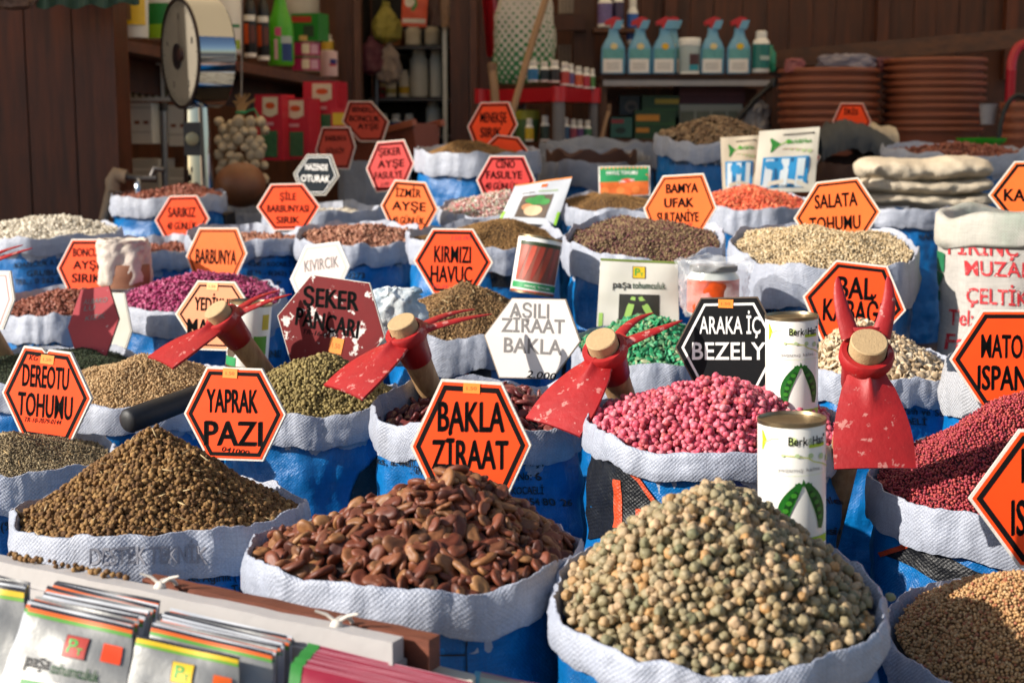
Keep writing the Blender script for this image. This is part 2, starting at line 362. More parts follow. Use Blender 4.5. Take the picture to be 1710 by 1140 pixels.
    def build(s, name, label, group='open sacks of seed', cuffm=CUFF, bodym=BLUE, cat='sack', n=144):
        t = thing(name, label, cat, (s.c.x, s.c.y, s.base), group); s.t = t
        def grid(rows, nm, m):
            v = []; uv = []
            k = len(rows(0))
            for i in range(n):
                th = 2 * math.pi * i / n
                d = 0
                pr = rows(th); pz = None
                for j, (r, z) in enumerate(pr):
                    if pz is not None: d += math.hypot(r - pz[0], z - pz[1])
                    pz = (r, z); v.append((r * math.cos(th), r * math.sin(th), z)); uv.append((th * s.R, d))
            mb = MB(); mb.add(v, [(i * k + j, ((i + 1) % n) * k + j, ((i + 1) % n) * k + j + 1, i * k + j + 1) for i in range(n) for j in range(k - 1)])
            return mb.obj(nm, m, t, smooth=48, uv=uv)
        def brow(th):
            zt = float(s.zr(th)) - s.cuff + .02
            return [(s.body_r(th, zt * j / 40), zt * j / 40) for j in range(41)]
        s.body = grid(brow, 'sack_body', bodym); s.cuffo = grid(s.cuff_prof, 'folded_cuff', cuffm); return s
    def map(s, off=.0022, cuff=False):
        """photo pixel -> point on the sack's outside"""
        def f(px, py):
            th, z = hit(px, py, s.c.x, s.c.y, s.R); z -= s.base
            if cuff:
                pr = s.cuff_prof(th); r = max(r for r, zz in pr[2:8])
                for (r0, z0), (r1, z1) in zip(pr[2:8], pr[3:9]):
                    if z0 <= z <= z1: r = r0 + (r1 - r0) * (z - z0) / max(1e-5, z1 - z0)
            else: r = s.body_r(th, z)
            r += off; return (r * math.cos(th), r * math.sin(th), z)
        return f
    def text(s, lines, m=INK_S, cuff=False, bold=.028, name='printed_text'):
        mp = s.map(.0012 if cuff else .0028, cuff)
        for l in lines:
            mb = MB(); d_text(mb, mp, l[0], l[1], l[2], l[3], l[4], l[5] if len(l) > 5 else 0, bold); mb.obj(name, m, s.t, smooth=0)
    def panel(s, quads, m, name='printed_panel', off=.0030):
        mb = MB(); mp = s.map(off)
        for q in quads: d_quad(mb, mp, q, 14, 10)
        return mb.obj(name, m, s.t, smooth=180, uv=[(v[0], v[2]) for v in mb.v])

def ico(k):
    import bmesh
    bm = bmesh.new(); bmesh.ops.create_icosphere(bm, subdivisions=k, radius=1); v = np.array([q.co[:] for q in bm.verts]); f = np.array([[q.index for q in p.verts] for p in bm.faces]); bm.free(); return v, f
ICO = {k: ico(k) for k in (1, 2, 3)}
def seed_shapes(dims, lump, lv, kind, nv=5):
    v0, f = ICO[lv]; out = []
    for i in range(nv):
        v = v0.copy()
        if lump:
            o = Vector((rng.uniform(0, 99), rng.uniform(0, 99), 0)); sc = 1.6 if kind != 'clump' else 2.6
            v = v * np.array([1 + lump * (noise.noise(Vector(q) * sc + o) * 1.3 + .35 * noise.noise(Vector(q) * sc * 2.3 + o)) for q in v])[:, None]
        if kind == 'bean':      # flat kidney with a notch and a dented face
            x, y, z = v.T; v = np.stack([x, y - .34 * np.exp(-(x / .38) ** 2) * (y > 0) * np.abs(y) + .16 * x * x * rng.uniform(.2, 1.2), z * (1 - .42 * np.exp(-(x * x + y * y) / .28))], 1)
        if kind == 'drop':      # flat pumpkin seed, one end pointed
            x, y, z = v.T; v = np.stack([x, y * (1 - .45 * np.clip(x, 0, 1) ** 1.5), z * (1 - .35 * np.exp(-(x * x + y * y) / .3))], 1)
        if kind == 'pea':       # dry pea with pits
            d = rng.normal(size=(8, 3)); d /= np.linalg.norm(d, axis=1)[:, None]
            for q in d: v = v * (1 - .20 * np.exp(-((1 - v @ q / np.linalg.norm(v, axis=1)) / .10)))[:, None]
        out.append(v * (np.array(dims) / 2))
    return out, f
def scatter(shapes, f, pos, nrm, tilt, smin, smax):
    """all the seeds of one heap as one mesh"""
    n = len(pos); V = []; Fc = []; off = 0; pick = rng.integers(0, len(shapes), n)
    for i, sh in enumerate(shapes):
        ix = np.where(pick == i)[0]
        if not len(ix): continue
        N = nrm[ix] + rng.normal(size=(len(ix), 3)) * tilt; N /= np.linalg.norm(N, axis=1)[:, None]
        A = rng.normal(size=(len(ix), 3)); A -= N * (A * N).sum(1)[:, None]; A /= np.linalg.norm(A, axis=1)[:, None]; B = np.cross(N, A)
        sc = rng.uniform(smin, smax, len(ix))[:, None, None]
        Rm = np.stack([A, B, N], 1)             # rows are the seed's own axes
        v = np.einsum('vk,nkj->nvj', sh, Rm) * sc + pos[ix][:, None, :]
        V.append(v.reshape(-1, 3)); k = len(sh)
        Fc.append((f[None] + (np.arange(len(ix)) * k)[:, None, None] + off).reshape(-1, 3)); off += len(ix) * k
    return np.concatenate(V), np.concatenate(Fc)
def np_mesh(name, V, Fc, mats, mi=None):
    me = bpy.data.meshes.new(name); me.vertices.add(len(V)); me.vertices.foreach_set('co', V.astype(np.float32).ravel())
    me.loops.add(Fc.size); me.loops.foreach_set('vertex_index', Fc.astype(np.int32).ravel()); me.polygons.add(len(Fc))
    me.polygons.foreach_set('loop_start', (np.arange(len(Fc)) * 3).astype(np.int32)); me.polygons.foreach_set('use_smooth', np.ones(len(Fc), bool))
    if mi is not None: me.polygons.foreach_set('material_index', mi.astype(np.int32))
    for m in mats: me.materials.append(m)
    me.update(calc_edges=True); o = bpy.data.objects.new(name, me); COL.objects.link(o); return o
KIND = {  # dims in metres, lump, icosphere level, shape, tilt, colours, dark bed colour, roughness
 'beet':   ((.0075, .0072, .0068), .34, 2, 'clump', 1, ('#664624', '#866236', '#a07c4a', '#54381e', '#76542e', '#926e40'), '#22150a', .8),
 'bean':   ((.031, .0205, .0112), .07, 3, 'bean', .6, ('#6e3622', '#5c2c1c', '#7c4028', '#48221a', '#844e30', '#683422', '#98683e', '#402420', '#7a422c', '#663826', '#a87a4c'), '#180a07', .52),
 'pea':    ((.0130, .0124, .0118), .15, 3, 'pea', 2, ('#ac9470', '#80795a', '#b89a78', '#737254', '#c0a07c', '#94886a', '#ac8e6c', '#827a5c', '#b0824e', '#a29070', '#6c6c4e'), '#5a5034', .6),
 'tan':    ((.0052, .0046, .0044), .12, 1, 'round', 2, ('#b48a58', '#c69c6a', '#9c744a', '#cca87a', '#ae7e4c', '#a05c44'), '#6a4a2a', .6),
 'dill':   ((.0085, .0036, .0022), .05, 1, 'round', .8, ('#6a5a40', '#a08c68', '#4c3e2a', '#8a7654', '#b8a680'), '#2c2416', .65),
 'tan2':   ((.0060, .0045, .0038), .10, 1, 'round', 1, ('#b89468', '#c8a678', '#a07e52', '#d0b48a'), '#6a5030', .6),
 'olive':  ((.0072, .0068, .0062), .30, 2, 'clump', 1, ('#7c6a3e', '#94824e', '#66562e', '#a8965e', '#584824'), '#2c2410', .75),
 'bean2':  ((.030, .022, .011), .06, 3, 'bean', .55, ('#6a2c2c', '#7c3a34', '#4e1c20', '#8a4a40', '#5c2428'), '#1a0a0a', .4),
 'pink':   ((.0125, .0120, .0115), .16, 2, 'pea', 2, ('#cc4c64', '#dc6c7e', '#b03850', '#d05a6c', '#e08c94', '#9c3048', '#c45a58', '#b8425c'), '#6a1c28', .5),
 'maroon': ((.0052, .0050, .0046), .16, 1, 'round', 2, ('#9a2c3e', '#b0404c', '#7c2030', '#c05a50', '#a83a3a', '#8a2438'), '#3c0c16', .5),
 'dkgreen':((.0055, .0035, .0030), .1, 1, 'round', 1, ('#2c3a22', '#3c4a2c', '#24301c', '#485434'), '#141a0c', .6),
 'brown':  ((.0080, .0042, .0030), .12, 1, 'round', .9, ('#7a5a36', '#96744a', '#5e4226', '#b08c5c', '#8a6840'), '#2e1e10', .65),
 'green':  ((.0185, .0112, .0048), .04, 2, 'drop', .55, ('#1c7a4c', '#2a9a62', '#166a40', '#4cae7c', '#1e8656', '#8aa878', '#207a50', '#b8b890'), '#0a3a22', .5),
 'pumpkin':((.0215, .0125, .0048), .04, 2, 'drop', .55, ('#c8b294', '#d8c6a8', '#b49a78', '#cdb490', '#a88c68', '#dccdb4'), '#5e4a32', .5),
 'redbean':((.0135, .0090, .0075), .05, 2, 'bean', .9, ('#8a4a38', '#9c5c48', '#74382c', '#b07860'), '#2e1410', .45),
 'purple': ((.0165, .0100, .0085), .05, 2, 'bean', .8, ('#9a2a5c', '#b03c70', '#7c1e4a', '#c05a84', '#8e2654'), '#3a0a20', .42),
 'pinto':  ((.0150, .0100, .0085), .05, 2, 'bean', .8, ('#a8745c', '#8e5844', '#bc8c72', '#7a4638'), '#3a1e16', .45),
 'fine':   ((.0050, .0034, .0028), .1, 1, 'round', 1, ('#8a6436', '#a07844', '#74522a', '#b08a54'), '#3c2812', .6),
 'mixed':  ((.0062, .0058, .0054), .2, 1, 'round', 2, ('#4a1c24', '#8a7450', '#5a2430', '#a08a60', '#3c1820', '#6c3040', '#94805a'), '#1e0c10', .6),
 'flake':  ((.0125, .0060, .0030), .12, 1, 'drop', .8, ('#c8ae84', '#d8c4a0', '#b09468', '#e0d0b0'), '#6a5236', .6),
 'white':  ((.0130, .0092, .0078), .05, 2, 'bean', .8, ('#d8d0be', '#e4dccc', '#c8beaa'), '#7a7060', .45),
 'coarse': ((.0220, .0190, .0130), .26, 2, 'clump', .8, ('#7a6048', '#94785a', '#5e4834', '#a8906e', '#6c523c'), '#2c2014', .65),
 'coral':  ((.0150, .0085, .0045), .12, 2, 'drop', .9, ('#d8543a', '#e87850', '#c43c2c', '#ec9468', '#d0603c'), '#7a2414', .45),
 'candy':  ((.0095, .0070, .0060), .1, 1, 'round', 1, ('#d8c0b8', '#c86a70', '#e4dcd4', '#8aa080', '#d89088'), '#8a6a60', .5),
}
def heap(s, kind, label, peak=None, sink=.015, n=1600, power=1.15, extra=.45, edge=.012, scale=1.0, chaff=0, odd=None):
    """fill a sack: seeds over a mound; peak = photo pixel of the top (None: level)"""
    dims, lump, lv, shp, tilt, cols, bed, rough = KIND[kind]; dims = tuple(d * scale for d in dims)
    if peak:
        q = P(peak[0], peak[1], s.D); off = np.array([max(-.09, min(.09, q.x - s.c.x)), 0.0]); pk = q.z - s.base - s.H + sink
    else: off = np.zeros(2); pk = 0.0
    o3 = Vector((s.seed * 3.7, 1.3, 8))
    def surf(rho, th):
        r = (s.rr(th) - edge) * rho; x = r * np.cos(th) + off[0] * (1 - rho); y = r * np.sin(th)
        e = (s.zr(th) - s.H) * np.clip(rho, 0, 1) + s.H - sink
        z = e + pk * (1 - np.clip(rho, 0, 1) ** power) ** 1.12
        z = z + s.R / .2 * (.009 * np.sin(x * 38 + s.seed) * np.cos(y * 31 + 2 * s.seed) + .012 * np.sin(x * 17 + 3 * s.seed) * np.sin(y * 21 + s.seed + 1)) * (1 - rho) * np.minimum(1, rho * 3)
        return np.stack([x, y, z], 1)
    def place(m, jit):
        i = np.arange(m); rho = np.sqrt((i + .5) / m) * (1 + rng.normal(0, jit / math.sqrt(m), m)); rho = np.clip(rho, .002, 1.0); th = i * 2.399963 + rng.normal(0, jit, m) / np.sqrt(i + 1)
        p = surf(rho, th); e = .02
        a = surf(np.clip(rho + e, 0, 1.05), th) - surf(np.clip(rho - e, 0.001, 1.05), th); b_ = surf(rho, th + e) - surf(rho, th - e)
        N = np.cross(a, b_); N /= np.linalg.norm(N, axis=1)[:, None] + 1e-9; N *= np.sign(N[:, 2:3] + 1e-6); return p, N
    shapes, f = seed_shapes(dims, lump, lv, shp)
    p1, n1 = place(n, .35); p2, n2 = place(int(n * extra), 1.2); h = min(dims[2] * 1.0, dims[1])
    p1 = p1 + n1 * rng.uniform(-.35, .25, (len(p1), 1)) * h; p2 = p2 + n2 * rng.uniform(.25, .75, (len(p2), 1)) * h
    V, Fc = scatter(shapes, f, np.concatenate([p1, p2]), np.concatenate([n1, n2]), tilt, .66, 1.18)
    # the bed under the seeds
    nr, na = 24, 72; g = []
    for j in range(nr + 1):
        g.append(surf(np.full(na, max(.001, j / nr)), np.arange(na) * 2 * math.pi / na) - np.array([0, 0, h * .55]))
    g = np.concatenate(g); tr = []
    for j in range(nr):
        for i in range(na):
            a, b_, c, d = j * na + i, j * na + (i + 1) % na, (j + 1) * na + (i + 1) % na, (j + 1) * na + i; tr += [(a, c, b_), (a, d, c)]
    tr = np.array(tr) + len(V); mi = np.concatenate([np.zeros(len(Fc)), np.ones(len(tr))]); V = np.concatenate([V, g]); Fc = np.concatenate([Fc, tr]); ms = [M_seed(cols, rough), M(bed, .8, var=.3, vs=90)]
    if chaff:     # broken stalks and husks lying on top
        p3, n3 = place(chaff, 3.0); k = rng.permutation(chaff); sh3, f3 = seed_shapes((.020 * scale, .0022, .0020), .15, 1, 'round'); Vc, Fcc = scatter(sh3, f3, p3[k] + n3[k] * h * .8, n3[k], .35, .4, 1.3)
        Fc = np.concatenate([Fc, Fcc + len(V)]); V = np.concatenate([V, Vc]); mi = np.concatenate([mi, np.full(len(Fcc), 2)]); ms.append(M_seed(('#b89a6a', '#d0b88a', '#8a6c40'), .7))
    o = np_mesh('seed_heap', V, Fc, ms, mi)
    o.location = (s.c.x, s.c.y, s.base); prop(o, label, 'seeds', kind='stuff'); s.surf = surf; return o

# ---- front row
s = Sack(30, 757, 160, .16, .24, 66, 1).build('grain_sack', 'blue sack of grey-brown seed at the left edge before the DEREOTU TOHUMU sign')
heap(s, 'dill', 'low heap of thin grey-brown dill seed at the left edge', (20, 722), .012, 5200, chaff=120)
s.text([('ESKİHİSAR', 40, 845, 110, 16), ('(%2) Tolerans', 60, 880, 120, 16)])
s = Sack(267, 840, 243, .20, .21, 78, 2).build('grain_sack', 'blue sack heaped with brown knobbly seed, touching the white rail')
heap(s, 'beet', 'tall cone of brown knobbly beet seed in front of the YAPRAK PAZI sign', (255, 714), .012, 4300, 1.05, .5, chaff=90)
s.text([('Net Ağırlık ( %2 Tolerans )', 405, 962, 190, 15, -.06), ('Üretim Tarihi', 380, 985, 120, 15, -.06)])
s.text([('DESTEK TEKNİK', 250, 925, 190, 30)], M('#8e8e96', .7, spec=.2), cuff=True)
s = Sack(690, 905, 278, .20, .25, 70, 3).build('grain_sack', 'blue sack heaped with big brown beans, in front of the BAKLA ZİRAAT sign')
heap(s, 'bean', 'heap of large shiny brown broad beans in the middle front sack', (758, 792), .010, 460, 1.1, .55)
mb = MB(); mp = s.map(.0018)
for l in ([(560, 1048), (780, 1050)], [(560, 1092), (780, 1096)], [(782, 1040), (782, 1135)]): d_line(mb, mp, [(l[0][0] + (l[1][0] - l[0][0]) * k / 8, l[0][1] + (l[1][1] - l[0][1]) * k / 8) for k in range(9)], 3)
mb.obj('printed_lines', INK_S, s.t, smooth=0)
s = Sack(1198, 985, 284, .185, .42, 66, 4).build('grain_sack', 'blue sack heaped with dry green-beige peas, in the foreground before the lower tin')
heap(s, 'pea', 'big heap of dry wrinkled green and beige peas in the foreground', (1190, 836), .010, 1280, 1.75, .5, edge=.015)
s = Sack(1715, 1062, 236, .17, .44, 70, 5).build('grain_sack', 'sack with white cuff filled with small tan seed in the bottom right corner')
heap(s, 'tan', 'small tan seeds in the bottom right corner', (1730, 966), .008, 4600, 1.5, .5)
# ---- second row
s = Sack(235, 640, 165, .20, .22, 44, 6).build('grain_sack', 'blue sack of pale tan seed under the left red hoe, behind the YAPRAK PAZI sign')
heap(s, 'tan2', 'low heap of pale tan seed under the leftmost whole red hoe', (235, 592), .010, 5600, 1.3, chaff=60)
s.text([('(%2) Tolerans', 145, 708, 70, 10), ('Üretim Tarihi ve Seri', 170, 724, 90, 9)])
s = Sack(520, 657, 150, .17, .22, 52, 7).build('grain_sack', 'blue sack of olive seed below the maroon ŞEKER PANCARI sign')
heap(s, 'olive', 'heap of rough olive-brown seed below the maroon ŞEKER PANCARI sign', (548, 592), .010, 3000, 1.2)
s.panel([((585, 840), (600, 790), (672, 720), (672, 840))], PBLACK)
s = Sack(800, 672, 172, .18, .28, 58, 8, 1.3).build('grain_sack', 'blue sack half sunk with dark beans, behind the BAKLA ZİRAAT sign')
heap(s, 'bean2', 'dark red-brown beans sunk inside the sack behind the BAKLA ZİRAAT sign', (850, 650), .042, 300, 1.1, .6, scale=.95)
s.text([('Sahte', 648, 712, 50, 15, .5), ('Tel', 640, 745, 28, 16, .2), ('Faks, E-Mail', 655, 770, 60, 13, .15), (': GKK', 695, 785, 28, 15), ('[ X ]', 903, 745, 26, 18), ('A.Ş.', 898, 773, 34, 14), ('No: 6', 890, 797, 42, 14), ('KOCAELİ', 885, 820, 58, 13), ('254 80 26', 915, 838, 75, 12)])
s = Sack(1190, 700, 213, .20, .26, 46, 9).build('grain_sack', 'blue and black printed sack of pink wrinkled peas, beside the frontal red hoe')
heap(s, 'pink', 'heap of wrinkled pink coated peas in front of the black ARAKA İÇ BEZELYE sign', (1205, 634), .010, 1500, 1.25, .5)
s.panel([((980, 752), (1033, 762), (1110, 868), (980, 900))], PBLACK)
s.panel([((1030, 762), (1037, 763), (1114, 870), (1104, 870))], PORANGE, 'printed_stripe', .0040)
s.panel([((1020, 800), (1034, 802), (1040, 880), (1024, 880)), ((1058, 850), (1066, 850), (1080, 890), (1064, 890))], PORANGE, 'printed_figure', .0045)
s.panel([((1228, 772), (1262, 772), (1262, 900), (1228, 900))], M_cloth('#0a3a86', None, .4), 'printed_band')
s.text([('besin', 1385, 885, 30, 14), ('(Arpa)', 1388, 790, 30, 12), ('ürünleri', 1386, 835, 40, 12)])
s = Sack(1655, 795, 205, .19, .33, 78, 10).build('grain_sack', 'blue and black sack of small maroon seed at the right edge, below the MATO sign')
heap(s, 'maroon', 'steep heap of small maroon seed at the right edge', (1735, 650), .012, 6500, 1.15, .5)
s.panel([((1470, 925), (1530, 912), (1640, 960), (1640, 1010))], PBLACK); s.panel([((1466, 922), (1532, 898), (1536, 906), (1468, 930))], PORANGE, 'printed_stripe', .0040)
# ---- third row
s = Sack(70, 605, 160, .22, .20, 42, 11).build('grain_sack', 'sack of dark green seed at the left edge, under the scratched maroon sign')
heap(s, 'dkgreen', 'flat fill of dark green seed under the scratched maroon sign', (120, 588), .016, 4500, 1.3)
s = Sack(775, 525, 130, .18, .26, 56, 12).build('grain_sack', 'blue and black sack of stringy brown seed, in front of the KIRMIZI HAVUÇ sign')
heap(s, 'brown', 'steep heap of stringy brown carrot seed in front of the KIRMIZI HAVUÇ sign', (775, 471), .010, 5200, 1.2, .6, chaff=160)
s.panel([((765, 600), (822, 598), (822, 700), (800, 660))], PBLACK); s.panel([((760, 600), (767, 600), (804, 662), (796, 662))], PORANGE, 'printed_stripe', .0040)
s = Sack(1090, 572, 134, .17, .26, 60, 13).build('grain_sack', 'blue sack with white cuff of bright green coated seed, behind the right-leaning red hoe')
heap(s, 'green', 'heap of flat bright green coated seeds below the paşa tohumculuk packet', (1075, 532), .010, 1000, 1.3, .6)
s = Sack(1458, 600, 125, .15, .26, 50, 14).build('grain_sack', 'blue sack of flat cream pumpkin seed, behind the frontal red hoe')
heap(s, 'pumpkin', 'heap of flat cream pumpkin seeds below the BAL KABAĞI sign', (1440, 535), .010, 620, 1.25, .7)
s.text([('Tarih ve Seri', 1545, 688, 60, 12), ('KOCAELİ', 1520, 705, 60, 11)])
s = Sack(1730, 615, 145, .16, .25, 70, 15).build('grain_sack', 'white-cuffed sack at the right edge, mostly hidden by the MATO sign', cuffm=WHITEC)
# ---- fourth row
s = Sack(115, 500, 110, .18, .24, 46, 16, 1.4).build('grain_sack', 'blue sack of small red-brown beans at the left, before the BONCUK AYŞE SIRIK sign')
heap(s, 'redbean', 'small red-brown beans sunk in the sack before the BONCUK AYŞE SIRIK sign', (100, 487), .026, 900, 1.2)
s.text([('Tohumun Uygunluk Belgesi', 75, 562, 130, 11), ('KOCAELİ 0173', 70, 578, 95, 11)])
s = Sack(335, 490, 140, .22, .22, 40, 17).build('grain_sack', 'blue sack of purple beans before the plain BARBUNYA sign')
heap(s, 'purple', 'heap of purple-pink beans in front of the plain BARBUNYA sign', (325, 460), .010, 1500, 1.3)
s.text([('Tohumun Annalı Uygun', 262, 533, 120, 11), ('2010.U.KOCAELİ', 258, 549, 100, 11), ('DIRÇINIZ', 442, 590, 55, 13)])
s = Sack(595, 388, 97, .17, .22, 34, 18, 1.4).build('grain_sack', 'blue sack of pinkish-brown beans below the İZMİR AYŞE sign')
heap(s, 'pinto', 'pinkish-brown speckled beans below the İZMİR AYŞE sign', (610, 377), .022, 900, 1.2)
s.text([('Üretim Tarih ve Sayısı', 630, 440, 100, 9, -.05), ('00273', 590, 460, 40, 10)])
s = Sack(812, 388, 130, .21, .18, 40, 19, 1.3).build('grain_sack', 'blue and black sack of fine brown seed behind the KIRMIZI HAVUÇ sign')
heap(s, 'fine', 'small mound of fine brown seed beside the leaning turnip packet', (838, 370), .022, 5200, 1.3)
s.panel([((815, 440), (860, 430), (862, 480), (822, 480))], PBLACK); s.panel([((815, 450), (862, 442), (862, 447), (815, 456))], PORANGE, 'printed_stripe', .0040)
s = Sack(1074, 390, 134, .20, .28, 50, 20, 1.3).build('grain_sack', 'bright blue sack with rumpled white cuff of dark mixed seed, below the BAMYA sign')
heap(s, 'mixed', 'dark maroon and beige mixed okra seed below the BAMYA UFAK SULTANİYE sign', (1075, 384), .018, 4600, 1.3)
s = Sack(1377, 408, 155, .22, .24, 72, 21, 1.2).build('grain_sack', 'blue sack with wide white cuff of pale flaky seed, below the SALATA TOHUMU sign')
heap(s, 'flake', 'broad mound of pale flaky lettuce seed below the SALATA TOHUMU sign', (1375, 384), .012, 3600, 1.3)
s.text([('Üretim Tarih ve', 1300, 503, 110, 10, .1), ('05.05.2010 / 2010.', 1290, 522, 120, 13, .06), ('ORSAN', 1515, 470, 60, 12), ('MADE', 1512, 490, 40, 11), ('İNEGÖL', 1510, 512, 44, 11)])
# ---- fifth row
s = Sack(70, 383, 130, .24, .10, 26, 22).build('grain_sack', 'blue sack of white beans at the left edge, against the panelled wall')
heap(s, 'white', 'heap of white beans against the dark panelled wall', (75, 362), .010, 1500, 1.2)
s.text([('ADANCILIK A.Ş.', 62, 440, 80, 9, -.08), ('GRUBU', 70, 455, 50, 10, -.05), ('TEL : 0 262 756', 70, 468, 90, 9, -.05)])
s = Sack(255, 405, 92, .18, .16, 28, 23, 1.2).build('grain_sack', 'blue sack with pale cuff between the twisted paper bag and the SARIKIZ sign')
heap(s, 'redbean', 'red-brown beans just showing under the SARIKIZ sign', None, .03, 800)
s = Sack(415, 388, 100, .18, .16, 28, 24, 1.3).build('grain_sack', 'blue sack behind the plain BARBUNYA sign, printed with small black text')
heap(s, 'pinto', 'beans low in the sack below the ŞİLE BARBUNYASI sign', None, .03, 700)
s.text([('OJANCILIK A.Ş.', 450, 413, 70, 8), ('Yunus Cad. No: 5', 450, 427, 74, 8), ('41240 - KOCAELİ', 450, 441, 72, 8), ('02.23. - 0(262) 756', 455, 456, 85, 8), ('www.tohum.gr', 440, 470, 60, 7)])
# ---- back rows
s = Sack(280, 322, 92, .20, .08, 30, 25).build('grain_sack', 'blue sack of dark red beans beside the weighing scale, behind the SARIKIZ sign')
heap(s, 'redbean', 'flat heap of dark red beans beside the foot of the scale', (310, 311), .016, 1200, 1.3, scale=1.1)
s = Sack(403, 350, 48, .12, .14, 26, 26).build('grain_sack', 'small white-cuffed sack carrying the round brown gourd', cuffm=CUFF_D)
s = Sack(545, 344, 105, .22, .08, 34, 27, 1.3).build('grain_sack', 'blue sack with wide pale cuff behind the ŞİLE BARBUNYASI sign')
heap(s, 'white', 'pale beans low in the sack behind the ŞİLE BARBUNYASI sign', None, .03, 700)
s = Sack(625, 262, 58, .15, .12, 80, 28).build('grain_sack', 'small whitish sack standing behind the ŞEKER AYŞE FASULYE sign', cuffm=CUFF_D)
s = Sack(795, 247, 100, .22, .09, 38, 29, 1.2).build('grain_sack', 'blue sack with wide pale cuff of fine brown seed before the MENEKŞE SIRIK sign')
heap(s, 'fine', 'low mound of fine brown seed before the MENEKŞE SIRIK sign', (770, 236), .028, 3200, 1.1, scale=1.3)
s = Sack(810, 345, 75, .14, .2, 26, 30, 1.4).build('grain_sack', 'white-cuffed sack of pink and white seed below the CİNO FASULYE sign')
heap(s, 'candy', 'pink and white coated seed below the CİNO FASULYE sign', (850, 318), .012, 900, 1.2)
s = Sack(1020, 335, 82, .16, .18, 30, 31, 1.3).build('grain_sack', 'white-cuffed sack of brown seed holding the carrot packet')
heap(s, 'fine', 'brown seed at the foot of the carrot packet', (1010, 322), .010, 2200, 1.3)
s = Sack(988, 262, 96, .23, .09, 42, 32, 1.5).build('grain_sack', 'blue sack with crumpled cuff around an opened brown paper lining', cuffm=CUFF_D)
t = s.t; mb = MB()
pts = [(s.R * .78 * math.cos(a) * (1 + .04 * math.sin(5 * a)), s.R * .78 * math.sin(a), 0) for a in [2 * math.pi * i / 60 for i in range(60)]]
v = [(x, y, s.H - .10) for x, y, z in pts] + [(x, y, s.H + .022 + .012 * math.sin(i * .9) + (-.008 if i % 13 < 4 else 0)) for i, (x, y, z) in enumerate(pts)] + [(x * .95, y * .95, s.H + .015 + .012 * math.sin(i * .9)) for i, (x, y, z) in enumerate(pts)] + [(x * .94, y * .94, s.H - .05) for x, y, z in pts]
mb.add(v, [(k * 60 + i, k * 60 + (i + 1) % 60, (k + 1) * 60 + (i + 1) % 60, (k + 1) * 60 + i) for k in range(3) for i in range(60)] + [tuple(range(180, 240))])
mb.obj('paper_lining', M('#4a2c22', .7, var=.25, vs=8, bump=.3, bs=20), t, smooth=60)
s = Sack(1000, 238, 95, .25, .07, 40, 39, 1.6).build('grain_sack', 'rear blue sack with tall folded pale cuff right of the red rack', cuffm=CUFF_D)
s = Sack(1195, 225, 97, .22, .14, 30, 33, 1.5).build('grain_sack', 'bright blue sack piled with coarse brown lumps, left of the two sponge seed packets')
heap(s, 'coarse', 'pile of coarse brown corm-like lumps below the spray bottle shelf', (1200, 197), .006, 560, 1.1, .7)
s.text([('Üretim Tarihi ve Seri', 1165, 272, 100, 9, .04)])
s = Sack(1252, 334, 94, .18, .16, 42, 34, 1.2).build('grain_sack', 'blue sack with white cuff of orange-red seed below the two sponge seed packets')
heap(s, 'coral', 'orange-red coated seed below the two sponge seed packets', (1255, 309), .008, 1100, 1.2)
s = Sack(1500, 338, 96, .20, .12, 30, 35).build('grain_sack', 'blue sack with white cuff below the folded cream sack')
s.text([('KAR', 1548, 395, 26, 10)])
s = Sack(1590, 247, 110, .25, .09, 28, 36, 1.5).build('grain_sack', 'blue sack with loose pale cuff before the right pot stack')
heap(s, 'redbean', 'reddish-brown seed before the right pot stack', (1625, 240), .03, 900, 1.1, scale=1.3)
s = Sack(1442, 268, 76, .18, .12, 60, 37, 1.5).build('grain_sack', 'dark brown paper sack behind the SALATA TOHUMU sign', cuffm=BROWNC, bodym=BROWNC)
s = Sack(1702, 304, 60, .16, .12, 40, 38).build('grain_sack', 'dark red sack at the right edge behind the KAR sign', cuffm=DARKRED, bodym=DARKRED)

# ------------------------------------------------------------------ hexagonal price boards
OR = M('#f0460c', .6, spec=.25, var=.16, vs=18, chips=('#e8c8b0', 60, .70)); ORF = M('#ea4c14', .6, spec=.25, var=.14, vs=25, chips=('#e0b8a0', 45, .72))
ORL = M('#f06c2c', .6, spec=.25, var=.12, vs=20, chips=('#e8c0a0', 50, .73)); PEACH = M('#e88e62', .6, var=.1, vs=20); PINKR = M('#c42a24', .6, var=.14, vs=18); PALE = M('#e6d0c8', .6, var=.07, vs=20)
BOARD = M('#cfcabf', .65, var=.15, vs=40, bump=.3, bs=200); MAROON = M('#6a060c', .55, var=.25, vs=18, chips=('#d8cfc8', 24, .565), spec=.25); MAROON2 = M('#b03840', .6, var=.3, vs=10, chips=('#d8cfc8', 40, .66))
SLATE = M('#0c0d10', .7, spec=.2, var=.2, vs=30, chips=('#8a8a88', 80, .70)); STICK = M('#f08a2c', .5, var=.12, vs=60); SLATE2 = M('#101a22', .7, spec=.2, var=.2, vs=30); DULLOR = M('#b02e0c', .6, var=.2, vs=25)
